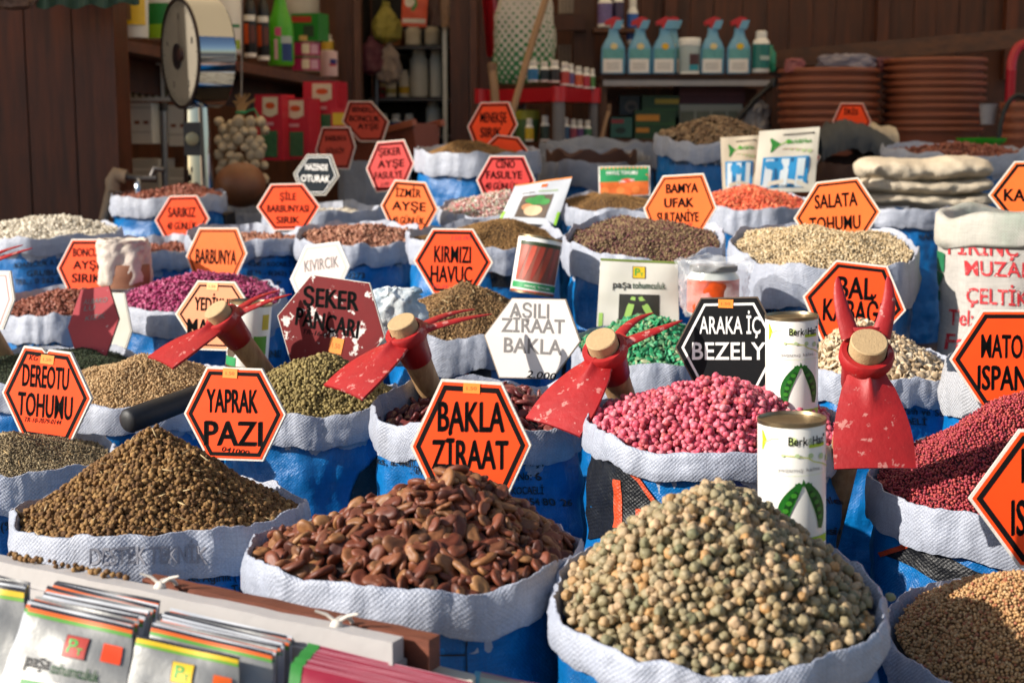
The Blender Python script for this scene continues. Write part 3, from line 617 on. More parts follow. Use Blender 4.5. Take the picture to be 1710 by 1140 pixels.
def sign(label, L, TL, TR, R, D, lines, yaw=17, lean=8, face=OR, line=INK, ink=INK, board=BOARD, k=(.955, .905, .825), sticker=None, extra=None, bold=.026, bite=None, stk=STICK):
    c = ((L[0] + R[0]) / 2, (L[1] + R[1]) / 2); pl = Plane(c[0], c[1], D, yaw + 5, lean)
    t = thing('hexagon_sign', label, 'sign', mat=pl.mat, group='hexagonal name boards standing in the sacks')
    px = [L, TL, TR, R, (2 * c[0] - TL[0], 2 * c[1] - TL[1]), (2 * c[0] - TR[0], 2 * c[1] - TR[1])]
    hx = [Vector(pl.at(*p)) for p in px]
    if bite: hx = hx[:2] + [Vector(pl.at(*p)) for p in bite] + hx[2:]
    MB().prism([tuple(p) for p in hx][::-1], -.0055, 0).obj('board', board, t, smooth=0)
    ins = lambda s: [tuple(p * s) for p in [Vector(pl.at(*q)) for q in px]]
    if face is not None:
        f = ins(k[0])
        if bite: f = f[:2] + [tuple(Vector(pl.at(*p)) * k[0]) for p in bite] + f[2:]
        MB().prism(f[::-1], .0002, .0007).obj('painted_face', face, t, smooth=0)
    if line is not None:
        a, b_ = ins(k[1]), ins(k[2]); mb = MB(); v = [(x, y, .0011) for x, y in a + b_]
        mb.add(v, [(i, 6 + i, 6 + (i + 1) % 6, (i + 1) % 6) for i in range(6)])
        mb.obj('border_line', line, t, smooth=0)
    phi = math.atan2((R[1] - L[1]) + (TR[1] - TL[1]), (R[0] - L[0]) + (TR[0] - TL[0])); mp = pl.map(.0013)
    for l in lines:
        mb = MB(); d_text(mb, mp, l[0], l[1], l[2], l[3], l[4], l[5] if len(l) > 5 else phi, bold, dup=ink in (INK, DRED)); mb.obj('lettering', ink, t, smooth=0)
    for l in extra or ():
        mb = MB(); d_text(mb, mp, l[0], l[1], l[2], l[3], l[4], l[5] if len(l) > 5 else phi, .008, .3); mb.obj('handwriting', l[6] if len(l) > 6 else INK, t, smooth=0)
    if sticker:
        x, y, wd, hg = sticker; a = phi + .04; ca, sa = math.cos(a), math.sin(a); v = []
        poly = [pl.at(x + u * wd * ca - q * hg * sa, y + u * wd * sa + q * hg * ca) for u, q in ((-.5, .5), (.5, .5), (.5, -.5), (-.5, -.5))]
        st = MB().prism(poly, .0013, .0019).obj('price_sticker', stk, t, smooth=0)
        mb = MB(); d_text(mb, pl.map(.0022), '1.50', x, y, wd * .6, hg * .35, phi, .005); mb.obj('price', M('#c05a10', .6), st, smooth=0)
    return t
RED_INK = M('#a81818', .6); GREY_INK = M('#7c7876', .7, var=.3, vs=80); DRED = M('#240406', .8, spec=.1)
S_ = sign
S_('orange hexagon sign reading DEREOTU TOHUMU, chipped at the top edge', (3, 655), (40, 577), (118, 588), (153, 665), 2.5, [('DEREOTU', 77, 628, 78, 40, .10), ('TOHUMU', 76, 676, 92, 42, .10)], 18, 6, sticker=(80, 600, 22, 15),
   extra=[('KG', 57, 597, 14, 9), ('TR-10-7079-0144', 72, 702, 62, 8)], bite=[(70, 581), (77, 590), (82, 583)])
S_('orange hexagon sign reading YAPRAK PAZI behind the brown beet seed', (307, 690), (345, 612), (437, 615), (477, 692), 2.14, [('YAPRAK', 388, 668, 86, 42, .02), ('PAZI', 390, 722, 98, 44, .02)], 12, 8, sticker=(385, 623, 24, 16), extra=[('041000', 394, 752, 46, 8, .15)])
S_('large orange hexagon sign reading BAKLA ZİRAAT behind the big brown beans', (685, 745), (737, 632), (838, 638), (887, 743), 1.92, [('BAKLA', 787, 694, 112, 54), ('ZİRAAT', 785, 757, 128, 52)], 8, 8, sticker=(788, 648, 28, 17))
S_('scratched maroon hexagon sign with handwritten ŞEKER PANCARI', (463, 527), (520, 458), (617, 472), (643, 563), 2.86, [('ŞEKER', 553, 498, 94, 34, .10), ('PANCARI', 547, 538, 108, 32, .22)], 14, 8, MAROON, None, INK, sticker=(562, 577, 22, 26), extra=[('TR-16-0028', 535, 557, 60, 8, .15)], bold=.03, k=(.985, .86, .77))
S_('white hexagon board with handwritten grey AŞILI ZİRAAT BAKLA', (808, 560), (855, 497), (945, 499), (970, 570), 2.70, [('AŞILI', 884, 518, 66, 26, .03), ('ZİRAAT', 890, 543, 106, 25, .03), ('BAKLA', 890, 577, 97, 27, .05)], 10, 8, M('#dcd6d0', .6, var=.08, vs=9), None, GREY_INK, M('#8a7c6c', .7), extra=[('2.000', 905, 626, 48, 12, .1)], bold=.035, k=(.975, .86, .77))
S_('black hexagon sign with white lettering ARAKA İÇ BEZELYE beside the upper can', (1127, 580), (1170, 497), (1265, 495), (1310, 580), 2.42, [('ARAKA İÇ', 1219, 542, 102, 31, 0), ('BEZELYE', 1226, 585, 140, 31, 0)], 10, 8, SLATE, WHITE, WHITE, M('#5a4a3c', .7), k=(.97, .88, .83), sticker=(1212, 507, 25, 14), bold=.028)
S_('orange hexagon sign reading BAL KABAĞI above the pumpkin seeds', (1340, 495), (1396, 434), (1482, 444), (1513, 518), 2.97, [('BAL', 1429, 480, 62, 40, .06), ('KABAĞI', 1424, 519, 100, 40, .08)], 12, 8)
S_('orange hexagon sign at the right edge reading MATO and ISPA', (1585, 600), (1640, 517), (1735, 517), (1790, 600), 2.38, [('MATOR', 1681, 577, 86, 42, .02), ('ISPANAK', 1697, 630, 130, 44, .02)], 8, 8)
S_('large orange hexagon sign cut by the right edge, lowest of all signs', (1617, 832), (1702, 716), (1810, 716), (1895, 832), 1.90, [('MATOR', 1757, 775, 104, 62, .0), ('ISPANAK', 1764, 862, 152, 64, 0)], 4, 8)
S_('orange hexagon sign reading KIRMIZI HAVUÇ behind the stringy brown seed', (690, 435), (722, 381), (790, 382), (823, 438), 3.46, [('KIRMIZI', 756, 424, 62, 30, .03), ('HAVUÇ', 754, 457, 70, 30, .03)], 12, 8, extra=[('150.00', 770, 397, 32, 8, -.02, RED_INK), ('TR-34', 735, 478, 26, 6, 0, RED_INK)])
S_('light orange hexagon sign reading BAMYA UFAK SULTANİYE', (1074, 348), (1107, 293), (1175, 289), (1197, 347), 3.70, [('BAMYA', 1139, 314, 54, 17, -.03), ('UFAK', 1134, 338, 50, 17, -.02), ('SULTANİYE', 1132, 362, 70, 17, -.01)], 14, 8, ORL, extra=[('TR.10.100.0178', 1128, 374, 56, 5, 0, RED_INK)], bold=.035, k=(.955, .91, .87))
S_('orange hexagon sign reading SALATA TOHUMU', (1325, 365), (1363, 304), (1433, 296), (1471, 353), 3.60, [('SALATA', 1396, 334, 72, 25, -.08), ('TOHUMU', 1394, 372, 86, 25, -.06)], 12, 8, ORL, k=(.955, .91, .855))
S_('orange hexagon sign at the right edge reading KAR, above the white printed sack', (1650, 326), (1694, 269), (1770, 269), (1815, 326), 3.56, [('KARIŞIK', 1727, 326, 102, 22, .02)], 8, 8, ORL)
S_('orange hexagon sign reading İZMİR AYŞE 40 GÜNLÜK', (635, 343), (659, 300), (711, 304), (732, 350), 4.34, [('İZMİR', 682, 322, 43, 15, .04), ('AYŞE', 683, 344, 57, 16, .05), ('40 GÜNLÜK', 682, 368, 54, 13, .05)], 14, 8, ORL, bold=.028)
S_('orange-red hexagon sign reading ŞİLE BARBUNYASI SIRIK', (428, 346), (452, 307), (506, 306), (535, 345), 4.46, [('ŞİLE', 481, 328, 28, 13, 0), ('BARBUNYASI', 481, 348, 70, 13, 0), ('SIRIK', 481, 367, 40, 13, 0)], 10, 8, OR, bold=.028)
S_('orange-red hexagon sign reading SARIKIZ 40 GÜNLÜK in front of the scale', (258, 368), (283, 327), (329, 326), (350, 365), 4.92, [('SARIKIZ', 304, 354, 47, 18, 0), ('40 GÜNLÜK', 304, 377, 50, 14, 0)], 10, 8, OR, bold=.030)
S_('dark slate hexagon sign with pale lettering NAZENDE OTURAK', (490, 290), (513, 258), (553, 258), (566, 294), 5.16, [('NAZENDE', 529, 279, 37, 11, .03), ('OTURAK', 527, 298, 48, 12, .03)], 14, 8, SLATE2, WHITE, WHITE, BOARD, k=(.955, .87, .835), bold=.028)
S_('faded pinkish red hexagon sign reading ŞEKER AYŞE FASULYE', (611, 282), (630, 237), (675, 233), (692, 273), 5.25, [('ŞEKER', 651, 253, 38, 14, -.06), ('AYŞE', 653, 273, 45, 14, -.06), ('FASULYE', 649, 292, 47, 13, -.06)], 14, 8, PINKR, DRED, DRED, bold=.028, extra=[('2.00', 643, 307, 14, 6)])
S_('dull red hexagon sign reading CİNO FASULYE 40 GÜNLÜK', (795, 301), (818, 260), (876, 260), (894, 302), 4.62, [('CİNO', 844, 274, 32, 14, 0), ('FASULYE', 842, 292, 60, 14, 0), ('40 GÜNLÜK', 838, 311, 56, 13, .03)], 8, 8, PINKR, DRED, DRED, bold=.028)
S_('bright orange-red hexagon sign reading MENEKŞE SIRIK', (780, 212), (803, 171), (850, 170), (865, 208), 5.44, [('MENEKŞE', 824, 196, 44, 18, 0), ('SIRIK', 820, 221, 36, 18, 0)], 10, 8, OR, bold=.030)
S_('orange-red hexagon sign whose top just peeks out before the MENEKŞE SIRIK sign', (795, 258), (830, 225), (866, 229), (890, 262), 5.36, [], 10, 8, OR)
S_('dull dark orange hexagon sign reading BENEKLİ BONCUK AYŞE', (571, 203), (582, 169), (620, 169), (650, 203), 6.0, [('BENEKLİ', 607, 183, 38, 10, .02), ('BONCUK', 609, 198, 52, 11, .02), ('AYŞE', 615, 211, 36, 10, .02)], 10, 8, DULLOR, bold=.028)
S_('orange-red hexagon sign reading BARBUNYA above the slate NAZENDE OTURAK sign', (527, 250), (538, 212), (584, 212), (594, 245), 5.7, [('BARBUNYA', 561, 231, 36, 10, 0), ('GÖLKÖY', 560, 252, 32, 10, 0)], 10, 8, DULLOR, bold=.028)
S_('orange hexagon sign reading BONCUK AYŞE SIRIK half behind a twisted paper bag', (95, 448), (120, 399), (172, 399), (195, 448), 4.03, [('BONCUK', 147, 421, 50, 15, .0), ('AYŞE', 147, 442, 50, 15, .0), ('SIRIK', 145, 464, 50, 16, .02)], 14, 8, OR, bold=.030)
S_('light orange hexagon sign reading only BARBUNYA behind the purple beans', (310, 428), (332, 380), (397, 380), (413, 423), 3.94, [('BARBUNYA', 361, 428, 68, 26, .04)], 14, 8, ORL, bold=.028, k=(.95, .89, .84))
S_('pale washed-out hexagon sign reading KIVIRCIK in faint grey', (484, 466), (510, 410), (566, 403), (584, 445), 3.62, [('KIVIRCIK', 537, 440, 58, 20, -.15)], 14, 8, PALE, M('#cdb4ae', .6), GREY_INK, WHITE, bold=.03, k=(.96, .9, .86))
S_('faded peach hexagon sign reading YEDİKULE MARUL behind the leftmost whole hoe', (292, 524), (330, 468), (392, 470), (430, 530), 3.06, [('YEDİKULE', 361, 508, 72, 24, .06), ('MARUL', 353, 545, 80, 27, .04)], 12, 8, PEACH, bold=.028, k=(.95, .88, .83), sticker=(355, 478, 18, 12), stk=M('#f0b878', .5))
S_('scratched red and maroon hexagon board with rubbed-out writing', (113, 547), (135, 483), (182, 477), (199, 532), 3.40, [], 4, 10, MAROON2, None, GREY_INK, M('#5a1a1c', .6), extra=[('ALBAKO', 160, 502, 40, 9, -.1, GREY_INK), ('LU', 150, 514, 18, 9, -.1, GREY_INK), ('KIZIK', 160, 529, 34, 9, -.15, GREY_INK)], k=(.985, .86, .77))
S_('plain white hexagon board behind the scratched red one', (130, 548), (150, 487), (208, 489), (220, 553), 3.50, [], 10, 10, M('#cfcdc0', .6), None)
S_('pale pink hexagon sign cut by the left edge', (-77, 502), (-58, 452), (17, 452), (24, 500), 3.10, [], 12, 8, PALE, M('#c87a7c', .6), k=(.95, .85, .82))
S_('small orange-red hexagon sign before the left pot stack', (1390, 203), (1404, 172), (1441, 172), (1455, 203), 5.95, [('İRİS', 1421, 187, 24, 10, .02)], 8, 8, OR, bold=.03)
S_('red hexagon sign hidden behind the two sponge seed packets', (1249, 273), (1270, 236), (1345, 232), (1371, 262), 4.86, [], 8, 8, PINKR, DRED)

# ------------------------------------------------------------------ red hand hoes
REDP = M('#9a1416', .56, var=.35, vs=20, chips=('#b8746c', 48, .60), bump=.3, bs=70); REDP2 = M('#8a1418', .4, var=.2, vs=25, chips=('#d8b8b0', 70, .66)); HANDLE = M_wood('#8a6440', '#c4a074', 2.2, 'Z', .6, .15); HEND = M('#b0946c', .75, var=.2, vs=160, chips=('#4a2c14', 130, .68), bump=.3, bs=300)
def hoe(label, ex, ey, D, axis, bdir, pdir, L=.150, Lp=.105, down=.35, sc=1.0, base=.010, tip=.024, neck=.012, fat=.0105):
    o = P(ex, ey, D); t = thing('hand_hoe', label, 'hoe', o, 'red hand hoes stuck among the sacks')
    A = Vector(axis).normalized(); B = Vector(bdir).normalized(); Pd = Vector(pdir).normalized()
    Wd = A.cross(B).normalized(); ax = (Wd.cross(A)).normalized()
    mm = Matrix((( -Wd).to_tuple() , ax.to_tuple(), A.to_tuple())).transposed().to_4x4()
    # ring round the handle
    ring = MB(); ring.lathe([(.0285 * sc, -.014), (.036 * sc, -.014), (.0385 * sc, -.008), (.0385 * sc, .004), (.036 * sc, .008), (.0285 * sc, .008)], 40, mm, cap=False); ring.f.append(())
    ring.f.pop(); n = 40
    ring.add([mm @ Vector((.0285 * sc * math.cos(2 * math.pi * i / n), .0285 * sc * math.sin(2 * math.pi * i / n), z)) for z in (.008, -.014) for i in range(n)], [(i, (i + 1) % n, n + (i + 1) % n, n + i) for i in range(n)])
    ring.obj('eye_ring', REDP, t, smooth=50)
    sk = MB(); sk.lathe([(.034 * sc, -.012), (.031 * sc, -.03), (.028 * sc, -.062), (.0265 * sc, -.064)], 32, mm); sk.obj('socket', REDP2, t, smooth=50)
    hd = MB(); hd.lathe([(.0262 * sc, .0), (.0262 * sc, .026), (.0245 * sc, .0275), (.0005, .0278)], 36, mm, cap=False); hd.obj('handle_end', HEND, t, smooth=40)
    hl = MB(); hl.lathe([(.0255 * sc, -.060), (.0240 * sc, -.10), (.0215 * sc, -down)], 28, mm); hl.obj('handle', HANDLE, t, smooth=60)
    # blade: dished, creased below the eye
    bl = MB(); N = B.cross(Wd).normalized()
    if N.dot(A) < 0: N = -N
    nu, nv = 22, 20; top = []; th = .0022
    for j in range(nv + 1):
        q = j / nv; hw = (.031 + .025 * math.sin(min(1, q * 1.2) * math.pi / 2) ** 1.1) * sc
        if q < .12: hw = (.028 + (hw / sc - .028) * (q / .12)) * sc
        for i in range(nu + 1):
            a = -1 + 2 * i / nu
            crease = .012 * math.exp(-(a / .22) ** 2) * max(0, 1 - q / .42) - .007 * a * a * (1 - .3 * q) + .004 * math.sin(q * 3)
            top.append(B * (.026 * sc + q * L * sc) + Wd * (a * hw) + N * (crease * sc) - A * .003)
    n = len(top); f = [(j * (nu + 1) + i, j * (nu + 1) + i + 1, (j + 1) * (nu + 1) + i + 1, (j + 1) * (nu + 1) + i) for j in range(nv) for i in range(nu)]
    ff = f + [tuple(n + k for k in q[::-1]) for q in f]; rim = [i for i in range(nu + 1)] + [j * (nu + 1) + nu for j in range(1, nv + 1)] + [nv * (nu + 1) + i for i in range(nu - 1, -1, -1)] + [j * (nu + 1) for j in range(nv - 1, 0, -1)]
    ff += [(rim[k], rim[(k + 1) % len(rim)], n + rim[(k + 1) % len(rim)], n + rim[k]) for k in range(len(rim))]
    bl.add([p + N * th for p in top] + [p - N * th for p in top], ff); bl.obj('blade', REDP, t, smooth=50)
    MB().tube([Pd * (.026 * sc), Pd * (.040 * sc) + A * .001, Pd * ((.034 + neck) * sc) + A * .002], [.026 * sc, (.016 + base) * .8 * sc, (.012 + base * .8) * sc], 16, 0, .36, Wd).obj('fork_neck', REDP, t, smooth=60)
    for s in (-1, 1):
        pts = []; rad = []
        for k in range(15):
            q = k / 14; lat = (base + (tip - base) * math.sin(min(1, q * 1.25) * math.pi / 2)) * s * sc
            pts.append(Pd * ((.028 + neck + q * Lp) * sc) + Wd * lat + A * ((.002 + .005 * math.sin(q * 3)) * sc)); rad.append((fat * (1 - q) ** .62 + .0016) * sc)
        MB().tube(pts, rad, 12, 0, .42, Wd).obj('prong', REDP, t, smooth=60)
    return t
hoe('red hand hoe in the pale tan seed, leftmost whole one', 372, 532, 2.80, (-.45, -.45, .80), (-.66, -.50, -.42), (.80, .40, .30), L=.135, Lp=.105, down=.30, sc=.95)
hoe('red hand hoe standing behind the BAKLA ZİRAAT sign, blade dipping to the olive seed', 678, 556, 2.58, (-.30, -.40, .86), (-.62, -.52, -.50), (.86, .45, .17), L=.140, Lp=.120, down=.36)
hoe('red hand hoe at the left rim of the pink peas, blade over the dark beans', 1010, 584, 2.38, (-.30, -.55, .80), (-.52, -.50, -.62), (.80, .50, .32), L=.142, Lp=.100, down=.36, base=.012, tip=.030)
hoe('red hand hoe facing the viewer squarely, prongs up, beside the lower can', 1447, 592, 2.02, (-.03, -.62, .80), (0, -.46, -.88), (.0, .35, .95), L=.138, Lp=.088, down=.45, base=.021, tip=.036, neck=-.004, fat=.0128)
hoe('red hand hoe cut off by the left edge, only its prongs in view', -75, 462, 3.30, (-.30, -.40, .86), (-.62, -.52, -.50), (.88, .30, .36), L=.140, Lp=.135, down=.36)

# ------------------------------------------------------------------ tins
CANW = M('#e9e7e0', .32, var=.05, vs=8, coat=.3); TIN = M('#8a7a60', .35, .9, var=.3, vs=30); LIME = M('#a4c020', .45); LIME2 = M('#cfe090', .5); PODG = M('#175f18', .4, var=.35, vs=90); PODD = M('#0a3a0e', .4); PEAG = M('#357c22', .35)
class Can:
    def __init__(s, label, cx, ty, by, wpx, D, wallm=CANW, tilt=(0, 0), group=None, name='seed_tin', bm=None):
        s.cx, s.D = cx, D; s.r = wpx / 2 * mpp(D); top = P(cx, ty, D); bot = P(cx, by, D); s.h = (bot - top).length
        s.cy0 = by; ax = (top - bot).normalized() if not tilt[0] else Vector((tilt[0], tilt[1], 1)).normalized()
        x = Vector((1, 0, 0)); y = ax.cross(x).normalized(); x = y.cross(ax)
        M_ = Matrix(((x.x, y.x, ax.x, bot.x), (x.y, y.y, ax.y, bot.y), (x.z, y.z, ax.z, bot.z), (0, 0, 0, 1)))
        t = thing(name, label, 'tin', mat=M_, group=group); s.t = t; r, h = s.r, s.h
        MB().lathe([(r * .99, .002), (r, .004), (r, h - .004), (r * .99, h - .002)], 64).obj('wall', wallm, t, smooth=30)
        for z in (0, h): MB().lathe([(r * .96, z - .0025), (r * 1.018, z - .0025), (r * 1.018, z + .0025), (r * .985, z + .003), (r * .955, z - .001)], 64).obj('tin_rim', TIN, t, smooth=40)
        MB().lathe([(r * .95, h - .003), (r * .80, h - .0032), (r * .78, h - .002), (r * .3, h - .002), (.0005, h - .002)], 48, cap=False).obj('lid', TIN, t, smooth=40)
    def map(s, off=.0006):   # u: -1..1 across the visible width, v: 0 bottom .. 1 top
        def f(u, v):
            th = -math.pi / 2 + u * math.pi / 2; r = s.r + off; return (r * math.cos(th), r * math.sin(th), v * s.h)
        return f
    def txt(s, str_, u, v, wu, hv, m, off=.0012, slant=0, bold=.028, name='lettering'):
        mp = s.map(off); mb = MB(); d_text(mb, lambda x, y: mp(x, -y), str_, u, -v, wu, hv, 0, bold, slant); return mb.obj(name, m, s.t, smooth=0)
    def quad(s, u0, v0, u1, v1, m, off=.0008, name='printed_band'):
        mb = MB(); d_quad(mb, s.map(off), ((u0, v1), (u1, v1), (u1, v0), (u0, v0)), 12, 2); return mb.obj(name, m, s.t, smooth=180)
    def ell(s, u, v, ru, rv, m, off=.0008, phi=0, name='printed_spot'):
        mp = s.map(off); mb = MB(); d_ell(mb, lambda x, y: mp(x, -y), u, -v, ru, rv, phi); return mb.obj(name, m, s.t, smooth=180)
    def stroke(s, pts, wd, m, off=.0010, name='printed_line'):
        mp = s.map(off); mb = MB(); a = s.h / (s.r * math.pi / 2)
        d_line(mb, lambda x, y: mp(x, -y / a), [(u, -v * a) for u, v in pts], wd); return mb.obj(name, m, s.t, smooth=180)
def pea_can(label, cx, ty, by, wpx, D):
    c = Can(label, cx, ty, by, wpx, D, group='white pea seed tins'); q = c.quad
    q(.20, .83, .60, .858, LIME); c.ell(-.10, .885, .08, .03, LIME2)
    c.txt('Berk', .0, .887, .36, .072, INK, slant=.012, bold=.03); c.txt('&', .235, .882, .12, .055, M('#a0a894', .5), bold=.03); c.txt('Han', .42, .887, .28, .072, INK, slant=.012, bold=.03); c.ell(.60, .91, .03, .012, INK)
    c.stroke([(-.3 + .12 * k, .775 - .004 * k + .004 * math.sin(k) - (.0011 * k * k if k > 4 else 0)) for k in range(10)], .018, M('#c8cc50', .5))
    for k, (u, v, r) in enumerate(((-.28, .775, .035), (-.02, .775, .045), (.24, .77, .055), (.50, .755, .065), (.76, .725, .075))): c.ell(u, v, r, r * .36, M('#b4c894', .5), .0012)
    c.txt('yaşamış kalite...', .08, .668, .92, .030, GREY_INK, slant=.02, bold=0, name='script_writing')
    c.quad(-.9, .62, .9, .622, LIME2)
    # the open pod
    for s_ in (-1, 1):
        pts = [(.10 + s_ * (.05 + .34 * math.sin(k / 12 * math.pi * .62)), .56 - .36 * k / 12) for k in range(13)]
        wd = [.05 + .21 * math.sin((k + 1) / 14 * math.pi) for k in range(13)]
        c.stroke(pts, wd, PODG, .0010, 'pea_pod'); c.stroke([(u - s_ * .03, v) for u, v in pts[2:11]], [x * .38 for x in wd[2:11]], PODD, .0013, 'pod_hollow')
        for k in range(3, 11, 2): c.ell(pts[k][0] - s_ * .03, pts[k][1], .058, .019, PEAG, .0016, name='printed_pea')
    c.stroke([(.08, .54), (.10, .585), (.12, .545)], .06, PODG, .0014, 'pod_tip'); c.stroke([(-.06, .555), (.08, .55), (.26, .552)], .04, PODG, .0014, 'pod_tip')
    c.stroke([(-.74, .95), (-.68, .88), (-.74, .80)], [.03, .12, .03], LIME, .001, 'printed_leaf'); c.stroke([(-.66, .86), (-.5, .895), (-.36, .90)], .02, LIME2, .001)
    c.quad(.05, .08, .72, .14, LIME, .001); c.txt('BERK&HAN', .12, .11, .62, .04, INK, .0014)
    c.quad(-.98, .0, .98, .028, LIME2, .001); c.ell(.78, .945, .05, .02, TIN, .0012, name='dent')
    return c
pea_can('white pea tin stuck among the pink peas, standing higher of the two', 1322, 528, 700, 88, 2.27)
pea_can('white pea tin in front of the pink peas, beside the frontal red hoe', 1322, 700, 912, 115, 1.735)
# carrot tin, leaning
c = Can('leaning white tin with a picture of red carrots', 888, 397, 490, 74, 3.40, tilt=(.16, .12))
c.quad(-.62, .20, .80, .90, M('#8a4a3a', .5), name='picture')
for k, (u, m) in enumerate(((-.45, '#a8402c'), (-.22, '#b84a34'), (.02, '#9c382a'), (.26, '#b44632'), (.52, '#a03c2c'))):
    c.stroke([(u - .22 * (1 - q) + .1, .24 + .6 * q) for q in [i / 6 for i in range(7)]], [.05, .10, .13, .15, .16, .16, .12], M(m, .4, var=.2, vs=90), .0012, 'printed_carrot')
c.quad(-.62, .84, .80, .91, M('#2c3a1c', .5), .0015, 'printed_leaves'); c.quad(-.75, .07, .90, .18, M('#1c8a4c', .45), .001); c.txt('HAVUÇ TOHUMU', .15, .12, .8, .045, M('#d8e4d0', .5))
c.quad(-.80, .0, .95, .04, M('#c84a30', .45), .001)
c = Can('white and green tin behind the leftmost whole hoe', 412, 505, 610, 70, 2.98, tilt=(.10, .0))
c.quad(.25, .18, .72, .52, M('#5a9a2a', .5)); c.quad(.50, .62, .78, .86, M('#c8b020', .5)); c.quad(-.75, .02, -.25, .16, M('#1c8a4c', .5)); c.ell(-.5, .22, .2, .08, M('#4a3a28', .5), name='picture'); c.quad(-.95, .90, -.5, .97, M('#3c7a2c', .5))

# ------------------------------------------------------------------ flat seed packets
FOIL = M('#bcc0c6', .52, var=.10, vs=10, bump=.25, bs=18); FOIL2 = M('#c6c8c4', .35, var=.08, vs=10, coat=.2, bump=.25, bs=18); BUFF = M('#c4b8a0', .5, var=.1, vs=14, bump=.2, bs=20)
class Packet:
    def __init__(s, label, TL, TR, BR, BL, D, yaw=6, lean=12, mat=FOIL, bulge=.006, group=None, curl=0, cat='seed packet', plane=None):
        cx = sum(p[0] for p in (TL, TR, BR, BL)) / 4; cy = sum(p[1] for p in (TL, TR, BR, BL)) / 4
        s.pl = plane or Plane(cx, cy, D, yaw, lean); s.q = [Vector((*p, 0)) for p in (TL, TR, BR, BL)]; s.b = bulge; s.curl = curl; s.ph = random.uniform(0, 6)
        t = thing('seed_packet', label, cat, mat=s.pl.mat, group=group); s.t = t
        n, m = 14, 18; v = []
        for sg in (1, -1):
            for j in range(m + 1):
                for i in range(n + 1): v.append(s.pt(i / n, j / m, 0 if sg == 1 else -.0012, sg))
        k = (n + 1) * (m + 1); f = [(j * (n + 1) + i, (j + 1) * (n + 1) + i, (j + 1) * (n + 1) + i + 1, j * (n + 1) + i + 1) for j in range(m) for i in range(n)]
        g = [tuple(k + x for x in q[::-1]) for q in f]
        rim = list(range(n + 1)) + [j * (n + 1) + n for j in range(1, m + 1)] + [m * (n + 1) + i for i in range(n - 1, -1, -1)] + [j * (n + 1) for j in range(m - 1, 0, -1)]
        e = [(rim[(i + 1) % len(rim)], rim[i], k + rim[i], k + rim[(i + 1) % len(rim)]) for i in range(len(rim))]
        MB().add(v, f + g[:0] + g + e).obj('pouch', mat, t, smooth=60)
    def pt(s, u, v, off=0, sg=1):
        p = s.q[0].lerp(s.q[1], u).lerp(s.q[3].lerp(s.q[2], u), v); x, y = s.pl.at(p.x, p.y)
        w_ = (max(0, math.sin(math.pi * min(1, max(0, u)))) * max(0, math.sin(math.pi * min(1, max(0, v))))) ** .6
        z = sg * s.b * w_ + s.curl * (1 - v) ** 2 + (.0014 * math.sin(9 * u + 5 * v + s.ph) + .001 * math.sin(17 * v - 6 * u)) * (1 if sg == 1 else .5); return (x, y, z + off)
    def map(s, off=.0009): return lambda u, v: s.pt(u, v, off)
    def quad(s, u0, v0, u1, v1, m, off=.0009, name='printed_band'):
        mb = MB(); d_quad(mb, s.map(off), ((u0, v0), (u1, v0), (u1, v1), (u0, v1)), 10, 6 if v1 - v0 > .1 else 2); return mb.obj(name, m, s.t, smooth=180)
    def txt(s, st, u, v, wu, hv, m=INK, off=.0014, bold=.015, slant=0, name='lettering', phi=0):
        mb = MB(); d_text(mb, s.map(off), st, u, v, wu, hv, phi, bold, slant); return mb.obj(name, m, s.t, smooth=0)
    def ell(s, u, v, ru, rv, m, off=.0012, phi=0, name='printed_spot'):
        mb = MB(); d_ell(mb, s.map(off), u, v, ru, rv, phi); return mb.obj(name, m, s.t, smooth=180)
    def stroke(s, pts, wd, m, off=.0013, name='printed_line'):
        mb = MB(); d_line(mb, s.map(off), pts, wd); return mb.obj(name, m, s.t, smooth=180)
GRN = M('#2a7a2c', .5, var=.2, vs=60); DGRN = M('#1c4a20', .5); BLUEP = M('#3a9ac8', .4, var=.15, vs=30); PHOTO = M('#2c2a22', .5, var=.5, vs=60); LGREEN = M('#9ac060', .45, var=.2, vs=60); YEL = M('#d8b41c', .45); ORP = M('#e0641c', .45); REDB = M('#a83024', .5)
def pt_logo(p, u, v, a, b, m): 
    p.quad(u - a - .008, v - b - .006, u + a + .008, v + b + .006, M('#3a2018', .5), .0011, 'emblem_edge'); p.quad(u - a, v - b, u + a, v + b, m, .0015, 'emblem'); p.txt('P', u - a * .25, v - b * .1, a * .9, b * 1.4, M('#3c9a3c', .5), .0019, .04); p.txt('T', u + a * .45, v + b * .35, a * .6, b * .7, M('#3c9a3c', .5), .0019, .03)
# paşa tohumculuk packet among the green seeds
p = Packet('off-white seed packet printed paşa tohumculuk standing in the green seeds', (1003, 431), (1132, 437), (1134, 545), (996, 545), 3.26, 4, 10, M('#cfcbbf', .45, var=.06, vs=8, coat=.2, bump=.25, bs=16))
p.quad(.0, .0, 1, .035, M('#6a7a30', .5)); pt_logo(p, .50, .19, .075, .085, YEL)
p.txt('paşa', .29, .375, .23, .115, M('#2a2620', .5), name='lettering'); p.txt('tohumculuk', .63, .38, .42, .11, M('#1c3a18', .6), bold=.022)
p.quad(.26, .52, .76, .92, PHOTO, name='picture')
for a, b_ in ((.44, .36), (.52, .68)): p.stroke([(a, .56), ((a + b_) / 2, .72), (b_, .90)], [.05, .085, .08], LGREEN, .0016, 'printed_courgette')
p.quad(.02, .80, .07, 1, LGREEN)
